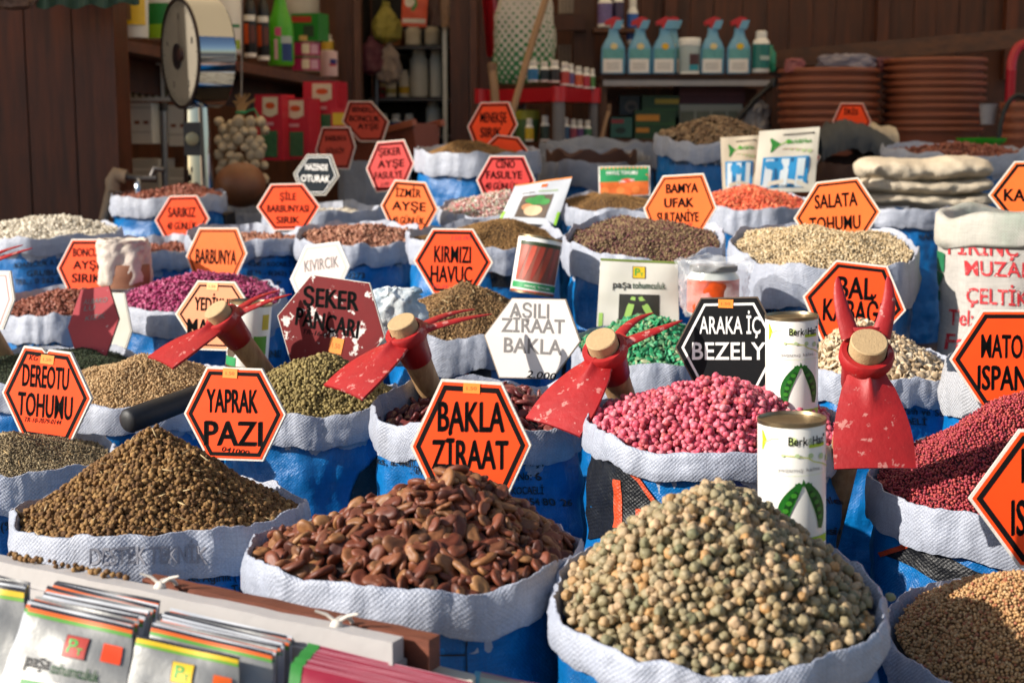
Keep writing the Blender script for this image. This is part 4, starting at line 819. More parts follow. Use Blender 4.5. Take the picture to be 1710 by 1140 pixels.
# leaning turnip packet
p = Packet('white seed packet with a turnip picture, leaning in the sunlight', (862, 312), (957, 298), (928, 377), (832, 370), 4.05, 14, 26, FOIL, curl=.012)
p.quad(.0, .0, 1, .03, M('#e08a3c', .5)); p.quad(.50, .09, .60, .16, ORP, .0013, 'emblem'); p.txt('paşa', .32, .26, .22, .05, GREY_INK); p.txt('tohumculuk', .66, .25, .34, .05, M('#8aa850', .5))
p.quad(.24, .34, .78, .86, M('#5a4a3c', .5, var=.4, vs=40), name='picture'); p.ell(.52, .70, .16, .12, M('#d8b890', .5, var=.2, vs=60), .0014, name='printed_turnip'); p.ell(.40, .62, .10, .08, M('#c88a5c', .5), .0013, name='printed_turnip')
for u, v in ((.42, .46), (.55, .42), (.66, .50), (.50, .50)): p.ell(u, v, .10, .07, M('#3c8a3c', .5, var=.3, vs=80), .0016, name='printed_leaves')
for a in (0, 1): p.quad(.0 if a == 0 else .95, .72, .05 if a == 0 else 1, 1, M('#8ac030', .5))
# carrot packet
p = Packet('green and orange seed packet with a carrot picture', (999, 278), (1085, 277), (1086, 326), (1000, 330), 4.76, 4, 10, M('#d8d4cc', .45), .004)
p.quad(.03, .03, .97, .52, M('#1c8a50', .5)); p.quad(.03, .52, .97, .97, M('#d86a28', .5, var=.25, vs=70), name='picture'); p.stroke([(.03, .60), (.5, .50), (.97, .34)], .14, M('#d84a28', .5), .0013)
p.txt('HAVUÇ TOHUMU', .46, .22, .6, .13, WHITE, .0016); p.txt('Nantes', .55, .48, .3, .09, WHITE, .0018, .01, 0, 'lettering', -.25)
for k in range(6): p.ell(.12 + .15 * k, .80 + .06 * (k % 2), .085, .12, M(('#e8803c', '#d86a2c')[k % 2], .45), .0016, name='printed_carrot')
for k in range(12): p.quad(.05 + .077 * k, .03, .085 + .077 * k, .09, M('#e08a3c', .5), .0015, 'border_tab')
# two loofah packets
def loofah(label, q, D, m, big):
    p = Packet(label, *q, D, 2, 8, m, .005); p.stroke([(.40, .09), (.90, .08)], .015, INK); p.ell(.90, .085, .02, .015, INK, .0016, name='hang_hole')
    p.stroke([(.20, .14), (.30, .24), (.22, .36)], [.03, .15, .02], GRN, name='printed_leaf'); p.stroke([(.28, .30), (.42, .22), (.48, .20)], .015, LGREEN)
    p.ell(.50, .20, .05, .035, M('#5aa83c', .5)); p.txt('Berk&Han', .68, .20, .40, .075, M('#3c8a2c', .5), bold=.030)
    for k in range(5): p.ell(.46 + .10 * k, .315 + .012 * k, .02 + .006 * k, .014 + .004 * k, M('#a8b888', .5))
    p.stroke([(.40, .315), (.65, .32), (.92, .36)], .008, M('#a86a50', .5)); p.quad(.10, .44, .86, .93, M('#2c8ac0', .45), name='picture')
    for k in range(3): p.stroke([(.22 + .26 * k, .47), (.21 + .26 * k, .70), (.20 + .26 * k, .92)], .13, M('#c8d4d8', .5, var=.1, vs=80), .0016, 'printed_sponge'); p.stroke([(.33 + .26 * k, .46), (.335 + .26 * k, .92)], .05, M('#1c5a8a', .5), .0015)
    p.stroke([(.02, .97), (.25, .86), (.5, .82), (.75, .86), (.98, .97)], .07, m, .002, 'printed_wave'); p.txt('LİF KABAĞI', .50, .90, .30, .04, INK, .0024)
loofah('buff seed packet with blue sponge picture, left and rear of the two', ((1203, 230), (1268, 226), (1262, 322), (1207, 322)), 4.84, BUFF, 0)
loofah('whitish seed packet with blue sponge picture, right and front of the two', ((1268, 219), (1369, 212), (1360, 320), (1258, 322)), 4.78, M('#cfc9b8', .5, var=.1, vs=14, bump=.2, bs=20), 1)

# ------------------------------------------------------------------ small things among the sacks
def blob(name, label, cat, cx, cy, D, wpx, hpx, mat, prof, ell=.7, seed=0, amp=.02, n=56, m=34, group=None, pinch=0):
    """a soft bag: profile of (radius fraction, height fraction), crumpled"""
    o = P(cx, cy + hpx / 2, D); W, H = wpx * mpp(D) / 2, hpx * mpp(D); t = thing(name, label, cat, o, group); v = []; uv = []
    zs = [p[1] for p in prof]; rs = [p[0] for p in prof]
    for j in range(m + 1):
        q = j / m; z = np.interp(q, np.linspace(0, 1, len(prof)), zs); r = np.interp(q, np.linspace(0, 1, len(prof)), rs)
        for i in range(n):
            a = 2 * math.pi * i / n; p = Vector((math.cos(a) * 2, math.sin(a) * 2, q * 4)) + Vector((seed * 7.1, 3, 1))
            d = 1 + amp / max(W, .01) * (noise.noise(p) + .6 * abs(noise.noise(p * 2.2)) + .4 * noise.noise(p * 4.5))
            e = ell if pinch == 0 else ell * (1 - pinch * q ** 3)
            v.append((W * r * d * math.cos(a), W * r * d * math.sin(a) * e, H * z + amp * .5 * noise.noise(p * 1.7) * q)); uv.append((a * W, z * H))
    f = [(j * n + i, j * n + (i + 1) % n, (j + 1) * n + (i + 1) % n, (j + 1) * n + i) for j in range(m) for i in range(n)] + [tuple(range(n))[::-1], tuple(range(m * n, m * n + n))]
    return t, MB().add(v, f), uv
t, mb, uv = blob('paper_bag', 'crumpled off-white bag twisted open at the top, holding brown seed before the BONCUK sign', 'bag', 208, 440, 3.90, 82, 84, None, [(.80, 0), (.98, .12), (1, .45), (1.02, .7), (1.0, .88), (1.06, 1.0), (.92, .99), (.86, .80), (.3, .72)], .7, 3, .016)
mb.obj('bag_skin', M_cloth('#d8cabc', None, .6, .004, .1, .5, '#8a5a3c'), t, smooth=180, uv=uv)
q = MB(); q.lathe([(.066, .004), (.068, .03), (.068, .066), (.065, .068)], 40, Matrix.Translation((0.004, -.002, 0)), ell=.7); q.obj('bag_seed_band', M('#8a5a40', .65, var=.3, vs=160), t, smooth=60)
t, mb, uv = blob('plastic_bag', 'crumpled white and turquoise plastic bag right of the maroon ŞEKER PANCARI sign', 'bag', 662, 545, 2.98, 82, 128, None, [(.9, 0), (1, .2), (1.02, .55), (1, .78), (.92, .93), (.6, 1.0), (.2, .99)], .45, 9, .03)
mb.obj('bag_skin', M_cloth('#dfe4e6', '#2a9ac0', .3, .02, .05, .1), t, smooth=180, uv=uv)
# jar in a clear bag
o = P(1190, 525, 3.16); r = 43 * mpp(3.16); h = 82 * mpp(3.16)
t = thing('glass_jar', 'glass jar of orange paste with a dark lid, wrapped in a clear plastic bag', 'jar', o)
MB().lathe([(r * .9, 0), (r, .006), (r, h * .78), (r * .86, h * .88), (r * .86, h * .92)], 48).obj('jar_glass', M('#cfd2cc', .12, var=.05), t, smooth=40)
MB().lathe([(r * .93, .002), (r * 1.012, .008), (r * 1.012, h * .74), (r * .90, h * .80)], 48).obj('contents', M('#d04a10', .4, var=.35, vs=70, bump=.3), t, smooth=40)
MB().lathe([(r * .90, h * .90), (r * .93, h * .91), (r * .93, h), (r * .88, h * 1.015), (.001, h * 1.015)], 48).obj('lid', M('#2c2622', .6), t, smooth=40)
t2, mb, uv = blob('clear_bag', 'crumpled clear plastic bag around the jar of orange paste', 'bag', 1192, 480, 3.16, 116, 96, None, [(.8, 0), (.95, .2), (.86, .5), (.98, .75), (1.05, .95), (.9, 1.04), (.7, .92)], .85, 4, .022)
mb.obj('bag_film', M_clear((.9, .92, .95), .12, .22), t2, smooth=180)
# black tool grip
a, b_ = P(208, 705, 2.28), P(345, 655, 2.42); t = thing('garden_tool', 'hand tool with a thick black rubber grip lying behind the brown beet seed', 'tool', a)
d = b_ - a; MB().tube([d * k for k in (0, .02, .05, .3, .6, .9, 1.0)], [.008, .017, .0205, .0205, .019, .019, .017], 24).obj('grip', M('#16161a', .55, var=.3, vs=60, bump=.15), t, smooth=60)
MB().tube([d * 1.0, d * 1.2, d * 1.5], [.008, .007, .006], 14).obj('steel_shank', M('#5a5a5c', .35, .9), t, smooth=60)
# gourd on the small sack
o = P(402, 309, 5.62); r = 43 * mpp(5.62); t = thing('gourd', 'round brown gourd with red and green streaks on the small sack', 'gourd', o); v0, f0 = ICO[3]
v = [Vector(p) * r * (1 + .03 * noise.noise(Vector(p) * 1.7)) for p in v0]; MB().add([(p.x, p.y, p.z * .88) for p in v], [tuple(x) for x in f0]).obj('skin', M('#7a4a2c', .5, var=.45, vs=14, chips=('#3c6a2c', 9, .66)), t, smooth=180)
MB().tube([(0, 0, r * .84), (r * .05, 0, r * .98), (r * .12, 0, r * 1.05)], [.012, .009, .010], 10).obj('stalk', M('#6a5a3c', .7), t, smooth=60)
# folded cream sack
t = thing('folded_sack', 'thick cream cloth sack folded into a roll on the blue sack at the right', 'sack', P(1540, 345, 5.0)); wd, ht = 218 * mpp(5.0), 80 * mpp(5.0)
for k, (z, hh, ww, dx) in enumerate(((0, .30, .96, 6), (.26, .34, .98, 0), (.54, .46, 1.0, -3))):
    v = []; n, m = 64, 24
    for i in range(n + 1):
        q = i / n; x = (q - .5) * wd * ww + dx * mpp(5); sg = 1 if True else 0; endf = (1 - abs(2 * q - 1) ** 6) ** .5
        for j in range(m):
            a = 2 * math.pi * j / m; p = Vector((q * 5, math.cos(a) * 1.2, math.sin(a) * 1.2 + k * 9)); rr_ = 1 + .16 * noise.noise(p) + .09 * noise.noise(p * 2.6)
            v.append((x, .13 * math.cos(a) * rr_ * (.35 + .65 * endf), ht * (z + hh / 2) + ht * hh * .56 * math.sin(a) * rr_ * (.3 + .7 * endf) + .006 * math.sin(q * 7 + k)))
    f = [(i * m + j, (i + 1) * m + j, (i + 1) * m + (j + 1) % m, i * m + (j + 1) % m) for i in range(n) for j in range(m)] + [tuple(range(m)), tuple(range(n * m, n * m + m))[::-1]]
    MB().add(v, f).obj('cloth_fold', CREAM, t, smooth=180, uv=[(p[0], p[2] + p[1]) for p in v])
# white printed sacks at the right edge
WS = M_cloth('#c8c2ba', None, .6, .007, .5, .2, '#a8a09c'); REDINK = M('#b8242c', .6, var=.35, vs=140, chips=('#d8c8c0', 150, .60)); GREENINK = M('#1c6a44', .6, var=.3, vs=80)
o = P(1715, 600, 3.34); t = thing('printed_sack', 'tall white woven sack printed in red with MUZAFFER ÇELTİK, at the right edge', 'sack', (o.x, o.y, step_z(3.34))); H0 = P(1715, 352, 3.34).z - step_z(3.34); Rw = 162 * mpp(3.34)
def wr(th, z):
    q = z / H0; p = Vector((math.cos(th) * 2, math.sin(th) * 2, z * 7)) + Vector((31, 2, 9))
    return Rw * (.96 + .035 * math.sin(math.pi * q * 2.2)) + .006 * noise.noise(p) + .004 * noise.noise(p * 2.5) + .003 * math.sin(z * 30) * math.sin(th * 2)
v = []; uv = []; n, m = 120, 40
for j in range(m + 1):
    z = H0 * .93 * j / m
    for i in range(n): th = 2 * math.pi * i / n; r = wr(th, z); v.append((r * math.cos(th), r * math.sin(th) * .8, z)); uv.append((th * Rw, z))
MB().add(v, [(j * n + i, j * n + (i + 1) % n, (j + 1) * n + (i + 1) % n, (j + 1) * n + i) for j in range(m) for i in range(n)]).obj('sack_body', WS, t, smooth=180, uv=uv)
v = []; uv = []; pr = [(-.006, .905), (.005, .90), (.008, .91), (.008, .94), (.006, .965), (.004, .988), (-.006, 1.0), (-.02, .985), (-.03, .93), (-.04, .85)]
for j, (dr, q) in enumerate(pr):
    for i in range(n):
        th = 2 * math.pi * i / n; z = H0 * q + (.010 * math.sin(3 * th + 1) + .005 * math.sin(7 * th)) * (1 if q > .9 else .4); r = wr(th, H0 * .92) + dr + .004 * noise.noise(Vector((math.cos(th) * 3, math.sin(th) * 3, q * 9))); v.append((r * math.cos(th), r * math.sin(th) * .8, z)); uv.append((th * Rw, z))
MB().add(v, [(j * n + i, j * n + (i + 1) % n, (j + 1) * n + (i + 1) % n, (j + 1) * n + i) for j in range(len(pr) - 1) for i in range(n)]).obj('rolled_top', M_cloth('#c2beb4', '#8a9c8a', .6, .007, .5, .2, '#a8a09c'), t, smooth=180, uv=uv)
MB().lathe([(Rw * .9, H0 * .86), (.001, H0 * .9)], 48, Matrix.Diagonal((1, .8, 1, 1)), cap=False).obj('contents', CREAM, t, smooth=60)
def wmap(px, py):
    th, z = hit(px, py, t.location.x, t.location.y, Rw, .8); z -= t.location.z; r = wr(th, z) + .0025; return (r * math.cos(th), r * math.sin(th) * .8, z)
for l in (('PİRİNÇ', 1640, 412, 120, 30, .04), ('MUZAFFER', 1692, 450, 174, 27, .04), ('ÇELTİK', 1662, 496, 112, 28, .06), ('Tel:', 1596, 530, 46, 28, .06), ('Fa', 1588, 570, 34, 28, .06)):
    mb = MB(); d_text(mb, wmap, *l, .035); mb.obj('lettering', REDINK, t, smooth=0)
for q_ in ([(1558, 418), (1572, 424), (1568, 455), (1556, 448)], [(1556, 450), (1568, 458), (1560, 478), (1553, 470)], [(1552, 482), (1562, 486), (1560, 502), (1550, 500)], [(1549, 520), (1556, 532), (1552, 555), (1547, 550)]):
    mb = MB(); d_quad(mb, wmap, q_, 3, 4); mb.obj('printed_mark', GREENINK, t, smooth=0)
# tarpaulin on the brown paper sack, cloths near the pots
def drape(name, label, cat, pts, D, th_px, mat, dep=.25, seed=0):
    """a cloth lying over something: outline of its top edge in pixels, thickness below"""
    t = thing(name, label, cat, P(pts[0][0], pts[0][1], D)); L = t.location; n, m = 40, 14; v = []
    xs = [p[0] for p in pts]; ys = [p[1] for p in pts]
    for j in range(m + 1):
        a = math.pi * (j / m) * 1.0
        for i in range(n + 1):
            px = xs[0] + (xs[-1] - xs[0]) * i / n; py = np.interp(px, xs, ys); top = P(px, py, D); e = math.sin(math.pi * i / n) ** .25
            p = Vector((i * .22, j * .35, seed)); d = .016 * noise.noise(p) + .010 * noise.noise(p * 2.4)
            v.append((top.x - L.x, -dep * math.cos(a) * .5 + d, top.z - L.z - th_px * mpp(D) * (1 - math.sin(a)) ** 1.2 + d * e))
    f = [(j * (n + 1) + i, j * (n + 1) + i + 1, (j + 1) * (n + 1) + i + 1, (j + 1) * (n + 1) + i) for j in range(m) for i in range(n)]
    k = len(v); f.append(tuple([i for i in range(n + 1)][::-1] + [m * (n + 1) + i for i in range(n + 1)]))
    MB().add(v, f).obj('cloth', mat, t, smooth=80, uv=[(p[0], p[2] - p[1]) for p in v]); return t
drape('tarpaulin', 'dark grey-green tarpaulin draped behind the two sponge seed packets', 'tarpaulin', [(1362, 222), (1385, 206), (1410, 200), (1440, 208), (1470, 222), (1490, 236)], 5.9, 46, M_cloth('#3a4046', None, .7, .006, .3, .3, '#22262a'), .3, 3)
drape('light_cloth', 'light beige cloth lying beside the dark tarpaulin', 'cloth', [(1420, 203), (1445, 205), (1470, 210), (1492, 212)], 6.1, 30, CREAM, .2, 8)
t, mb, uv = blob('green_bowl', 'flat bright green plastic bowl resting before the right pot stack', 'bowl', 1638, 238, 5.9, 82, 14, None, [(.6, 0), (.9, .5), (1, 1), (.96, .95), (.8, .5), (.2, .3)], 1, 2, .002)
mb.obj('bowl_shell', M('#2a9a1c', .4), t, smooth=60)

# ------------------------------------------------------------------ foreground stand: white rail, brown board, seed packets
PAINT = M('#aeaaa8', .55, var=.14, vs=10, chips=('#8a5a40', 18, .655), bump=.2, bs=60); OLDW = M_wood('#5a2c1c', '#8a4a30', 1.5, 'X', .7, .4)
zr = .795
def onz(px, py, z):
    d = ray(px, py); return CAM + d * ((z - CAMZ) / d.z)
def beam(name, p0, p1, wd, ht, mat, parent):
    """horizontal beam whose top front edge runs p0-p1, reaching back by wd and down by ht"""
    d = (p1 - p0).normalized(); b_ = Vector((-d.y, d.x, 0)) * wd; L = parent.location; dn = Vector((0, 0, -ht)); n = 24; rows = []
    for k in range(n + 1):
        q = p0.lerp(p1, k / n); w_ = .0006 * math.sin(k * 1.3) + .0004 * math.sin(k * 3.1); rows.append([q - L + Vector((0, 0, w_)), q + b_ - L + Vector((0, 0, w_)), q + b_ + dn - L, q + dn - L])
    v = [p for r in rows for p in r]; f = [(k * 4 + i, k * 4 + (i + 1) % 4, k * 4 + 4 + (i + 1) % 4, k * 4 + 4 + i) for k in range(n) for i in range(4)] + [(3, 2, 1, 0), (n * 4, n * 4 + 1, n * 4 + 2, n * 4 + 3)]
    return MB().add(v, f).obj(name, mat, parent, smooth=20)
a, b_ = onz(-60, 925, zr), onz(655, 1072, zr)
st = thing('packet_stand', 'white painted wooden rail of the stand along the front, backed by a brown board', 'stand', a)
beam('white_rail', a, b_, .020, .024, PAINT, st)
d = (b_ - a).normalized(); nrm = Vector((-d.y, d.x, 0))
beam('lower_rail', a + Vector((0, 0, -.0245)) - nrm * .004, b_ + Vector((0, 0, -.0245)) - nrm * .004, .03, .045, PAINT, st)
a2, b2 = onz(225, 970, zr - .002) + nrm * .0, onz(716, 1068, zr - .002)
beam('brown_board', a2 + nrm * .012 + d * 0, b2, .020, .034, OLDW, st)
for px, py in ((268, 978), (563, 1042)):
    k = onz(px, py, zr + .002); t = thing('string_tie', 'white string knotted round the rail ' + ('between the two packet stacks' if px < 400 else 'near its right end'), 'string', k, 'strings tied round the rail'); S3 = M('#d0c8bc', .8, var=.2)
    loop = [Vector((0, 0, 0)) + nrm * (.016 * math.cos(u) + .008) + Vector((0, 0, .019 * math.sin(u) - .014)) + d * .004 * math.sin(2 * u) for u in [2 * math.pi * i / 20 for i in range(21)]]
    MB().tube(loop, .0022, 8).obj('loop', S3, t, smooth=60); v0, f0 = ICO[2]; MB().add([Vector(p) * .006 * (1 + .3 * noise.noise(Vector(p) * 3)) for p in v0], [tuple(x) for x in f0]).obj('knot', S3, t, smooth=60)
    for s_ in (-1, 1): MB().tube([(0, 0, .002), Vector((s_ * .006, 0, .010)) + d * .006 * s_, Vector((s_ * .014, -.003, .014)) + d * .01 * s_], [.0022, .0018, .0012], 8).obj('loose_end', S3, t, smooth=60)
# spilled seed on the rail
sh, f_ = seed_shapes((.0075, .0072, .0068), .34, 2, 'clump'); pos = []
for k in range(46):
    q = random.random() ** 1.4; p = a.lerp(b_, .10 + .30 * q) + nrm * random.uniform(.012, .022) + Vector((0, 0, .003 + .003 * (random.random() < .3))); pos.append(tuple(p))
V, Fc = scatter(sh, f_, np.array(pos), np.tile([0, 0, 1.], (len(pos), 1)), 1, .6, 1.1); o = np_mesh('spilled_seed', V, Fc, [M_seed(KIND['beet'][5], .75)]); prop(o, 'crumbs of brown seed spilled along the white rail', 'seeds', kind='stuff')
SILV = M('#8a8a88', .45, .3, var=.15, vs=20, bump=.3, bs=40)
def stack(q, D, n, stp, tops, yaw, lean, group, labels, front):
    """packets one behind the other: stp = pixel shift of each next one"""
    for k in range(n):
        j = random.uniform(-3, 3); tw = random.uniform(-3, 3) if k else 0; qq = [(x + stp[0] * k + j, y + stp[1] * k + random.uniform(-2, 2) + (tw if i_ in (1, 2) else -tw)) for i_, (x, y) in enumerate(q)]
        p = Packet(labels[0] if k == 0 else labels[1], *qq, D + stp[2] * k, yaw, lean, FOIL if k % 3 else SILV, .0035 if k else .006, group, random.uniform(-.004, .006)); 
        for v0_, v1_, m in (tops if k % 2 == 0 else tops[::-1][:2]): p.quad(.005, v0_, .995, v1_, m)
        if k == 0 and front: front(p)
def front_pasa(p):
    pt_logo(p, .54, .275, .10, .09, REDB); p.txt('paşa', .255, .445, .215, .125, M('#2a2624', .6), bold=.012); p.txt('tohumculuk', .58, .475, .40, .105, M('#1c4a20', .6), bold=.03)
    p.quad(.14, .60, .72, .99, M('#e0ddd4', .5), name='picture_frame'); p.quad(.16, .615, .70, .98, GRN, .0013, 'picture'); p.ell(.55, .72, .13, .07, M('#c8b890', .5), .0017)
    p.quad(.77, .19, .93, .345, M('#f04a1c', .5), .0014, 'price_sticker')
def front_p2(p):
    pt_logo(p, .49, .285, .10, .10, YEL); p.quad(.78, .235, .94, .40, M('#f0641c', .5), .0014, 'price_sticker'); p.txt('paşa', .26, .46, .2, .12, M('#3a3430', .5), bold=.012); p.txt('tohumculuk', .58, .49, .38, .10, M('#1c4a20', .5), bold=.03)
T1 = [(.0, .028, M('#24242c', .4)), (.03, .062, ORP), (.064, .095, M('#5a9a3c', .45))]; T2 = [(.0, .03, M('#24242c', .4)), (.032, .075, YEL), (.077, .105, M('#6aa030', .45))]
g = 'seed packets stacked along the front stand'
stack(((48, 1008), (219, 1046), (196, 1240), (-26, 1200)), 1.330, 13, (4.0, -3.4, .011), T1, 10, 30, g, ('front paşa tohumculuk packet with red emblem and orange sticker in the left stack', 'seed packet in the pile behind the front paşa tohumculuk packet with the red emblem'), front_pasa)
stack(((232, 1060), (402, 1098), (392, 1260), (196, 1230)), 1.290, 1, (6, -4, .010), T2, 6, 30, g, ('pale rounded seed packet with yellow emblem, front of the middle stack', ''), front_p2)
stack(((254, 1043), (456, 1092), (452, 1270), (228, 1220)), 1.308, 12, (2.8, -2.6, .010), T1, 8, 30, g, ('orange-striped seed packet directly behind the one with yellow emblem', 'seed packet in the pile behind the packet with the yellow emblem'), None)
stack(((-60, 965), (38, 982), (30, 1200), (-90, 1180)), 1.40, 5, (3.5, -3, .012), T2, 12, 26, g, ('dark shaded seed packet with yellow top stripe at the left edge', 'seed packet in the short pile at the left edge'), None)
CRIM = M('#8e1c34', .45, var=.15, vs=60)
def stack_box(label, q, D, n, stp, m1, m2, yaw, lean):
    for k in range(n):
        qq = [(x + stp[0] * k, y + stp[1] * k + random.uniform(-1, 1)) for x, y in q]; p = Packet(label[0] if k == 0 else label[1], *qq, D + stp[2] * k, yaw, lean, m1, .0015, g)
        if m2: p.quad(0, 0, .07, .5, m2); p.quad(.075, .0, 1, .012, M('#b87884', .5))
stack_box(('crimson seed packet with a green edge, front of the red pile', 'crimson seed packet in the red pile'), ((486, 1106), (760, 1172), (750, 1300), (470, 1250)), 1.27, 9, (3.6, -4.2, .010), CRIM, GRN, 4, 34)
stack_box(('whitish packet at the front of the pale pile behind the crimson ones', 'whitish packet in the pale pile behind the crimson ones'), ((520, 1080), (786, 1140), (780, 1260), (510, 1230)), 1.372, 7, (1.6, -2.6, .008), M('#d0c6b4', .6, var=.1), None, 4, 34)
stack_box(('pale green packet right of the red pile at the bottom edge', 'pale green packet behind the foremost pale green one'), ((792, 1124), (930, 1152), (930, 1260), (780, 1230)), 1.40, 3, (1, -2, .01), M('#a8b8a4', .5, var=.1), M('#5a9ab0', .5), 4, 34)

# ------------------------------------------------------------------ inside the shop
def up(px, py, D): return P(px, py, D)
def lathe_thing(name, label, cat, cx, ty, by, wpx, D, parts, group=None, ell=1.0, yaw=0):
    """parts: (part name, [(r 0..1, h 0..1)], material)"""
    o = P(cx, by, D); r = wpx / 2 * mpp(D); h = P(cx, ty, D).z - o.z; t = thing(name, label, cat, o, group); t.rotation_euler = (0, 0, R_(yaw))
    for nm, pr, m in parts:
        closed = pr[0] == pr[-1]; MB().lathe([(max(.0005, a * r), b_ * h) for a, b_ in pr], 40, ell=ell, cap=not closed).obj(nm, m, t, smooth=40)
    return t, r, h
def face_quad(t, r, h, u0, v0, u1, v1, m, name='label_print', ell=1.0, off=.0012):
    def mp(u, v): th = -math.pi / 2 + u * 1.2; return ((r + off) * math.cos(th), (r + off) * math.sin(th) * ell, v * h)
    mb = MB(); d_quad(mb, mp, ((u0, v1), (u1, v1), (u1, v0), (u0, v0)), 10, 3); return mb.obj(name, m, t, smooth=180)
def carton(name, label, cat, x0, y0, x1, y1, D, dep, m, prints=(), yaw=0, group=None):
    """box whose front fills a pixel rectangle; prints: (u0,v0,u1,v1,material | text) with v from the top"""
    pl = Plane((x0 + x1) / 2, (y0 + y1) / 2, D, yaw, 0); t = thing(name, label, cat, mat=pl.mat, group=group); a, b_ = pl.at(x0, y1), pl.at(x1, y0)
    MB().box(((a[0] + b_[0]) / 2, (a[1] + b_[1]) / 2, -dep / 2), (b_[0] - a[0], b_[1] - a[1], dep)).obj('box_body', m, t, smooth=0)
    for i, q in enumerate(prints):
        X = [x0 + (x1 - x0) * q[0], x0 + (x1 - x0) * q[2]]; Y = [y0 + (y1 - y0) * q[1], y0 + (y1 - y0) * q[3]]; mb = MB(); h = .0012 + .0006 * i
        if len(q) > 5:
            if q[5] == 'O': d_ell(mb, pl.map(h), sum(X) / 2, sum(Y) / 2, (X[1] - X[0]) / 2, (Y[1] - Y[0]) / 2)
            else: d_text(mb, pl.map(h), q[5], sum(X) / 2, sum(Y) / 2, X[1] - X[0], Y[1] - Y[0], 0, .02)
        else: d_quad(mb, pl.map(h), ((X[0], Y[0]), (X[1], Y[0]), (X[1], Y[1]), (X[0], Y[1])))
        mb.obj('label_print' if len(q) < 6 or q[5] == 'O' else 'lettering', q[4], t, smooth=0)
    return t
# left shelf running back along the side
SA, SB = P(205, 66, 5.95), P(568, 134, 7.45)
t = thing('wall_shelf', 'long brown wall shelf at upper left, carrying tubs, bottles and tins', 'shelf', SA); d = (SB - SA); bk = Vector((-.25, .35, 0)); th = Vector((0, 0, -.045))
MB().hexa([Vector((0, 0, 0)), d, d + th, th], [bk, d + bk, d + bk + th, bk + th]).obj('board', M_wood('#4a2614', '#7a4426', axis='X'), t, smooth=0)
bd = MB(); bd.hexa([bk * .6 + th, d + bk * .6 + th, d + bk * .6 + th * 4.2, bk * .6 + th * 4.2], [bk * .7 + th, d + bk * .7 + th, d + bk * .7 + th * 4.2, bk * .7 + th * 4.2]); bd.obj('apron', DW2, t, smooth=0)
def Dsh(px): # depth along the shelf front at a pixel column
    lo, hi = 0, 1
    for _ in range(30):
        m_ = (lo + hi) / 2; q = SA.lerp(SB, m_); x = 855 + F * q.x / (q.y * cp - (q.z - CAMZ) * sp)
        if x < px: lo = m_
        else: hi = m_
    return SA.lerp(SB, lo).y + .07
SW = M('#e6e3dc', .4, var=.05)
D_ = Dsh(226); t, r, h = lathe_thing('plastic_tub', 'yellow and white plastic tub at the left end of the wall shelf', 'tub', 224, -30, 64, 52, D_, [('tub_wall', [(.86, 0), (.9, .03), (1, 1)], SW), ('lid', [(1.05, .96), (1.05, 1.05), (.9, 1.06)], SW)])
face_quad(t, r * .98, h, -.9, .22, .9, .95, M('#e0b81c', .4)); face_quad(t, r * .98, h, -.9, .3, .1, .62, M('#8a6a4a', .5, var=.4), off=.002)
D_ = Dsh(275); t, r, h = lathe_thing('plastic_tub', 'white plastic tub with green label on the wall shelf beside the scale dial', 'tub', 276, -40, 66, 62, D_, [('tub_wall', [(.9, 0), (.92, .03), (1, 1)], SW)])
face_quad(t, r * .99, h, -1, .04, 1, .55, M('#1a7a30', .4, var=.2, vs=8)); face_quad(t, r * .99, h, -.9, .0, .6, .22, M('#8ab41c', .4), off=.002)
D_ = Dsh(382); t, r, h = lathe_thing('white_jug', 'white jug with green stripe on the wall shelf right of the scale dial', 'jug', 380, -40, 90, 48, D_, [('jug_wall', [(.9, 0), (1, .05), (1, .8), (.6, .95), (.5, 1)], SW)])
face_quad(t, r, h, -1, .33, 1, .37, M('#1a7a4a', .4)); face_quad(t, r, h, -1, .05, 1, .17, M('#8aa41c', .4))
for i, x in enumerate((419, 441)):
    D_ = Dsh(x); yb = 96 + 5 * i; t, r, h = lathe_thing('dark_bottle', ('left' if i == 0 else 'right') + ' one of two black bottles with orange labels on the wall shelf', 'bottle', x, -25, yb, 20, D_, [('bottle_wall', [(.9, 0), (1, .03), (1, .62), (.8, .74), (.42, .82), (.4, 1)], M('#141214', .3))], 'black bottles on the wall shelf')
    face_quad(t, r, h, -1, .0, 1, .055, SW); face_quad(t, r, h, -.9, .18, -.1, .46, M('#c8501c', .5)); face_quad(t, r, h, .1, .2, .9, .44, M('#5a2a20', .5, var=.5, vs=60)); face_quad(t, r, h, -.9, .50, .9, .58, SW)
D_ = Dsh(470); t, r, h = lathe_thing('green_bottle', 'bright lime green plastic bottle on the wall shelf', 'bottle', 470, -12, 110, 42, D_, [('bottle_wall', [(.92, 0), (1, .03), (1, .45), (.92, .60), (.55, .78), (.42, .90), (.40, .95)], M('#4aa81c', .3, var=.1)), ('cap', [(.44, .93), (.46, .95), (.44, 1.02), (.3, 1.03)], M('#d84a5a', .4))], ell=.7)
face_quad(t, r, h, .15, .06, .9, .30, M('#1c3a7a', .4), ell=.7); face_quad(t, r, h, .1, .30, .9, .40, M('#a8b8b8', .5), ell=.7); face_quad(t, r, h, -.35, .08, -.12, .36, M('#d8b0b8', .5), ell=.7); face_quad(t, r, h, -.3, .40, .12, .52, M('#c84a7a', .5), ell=.7)
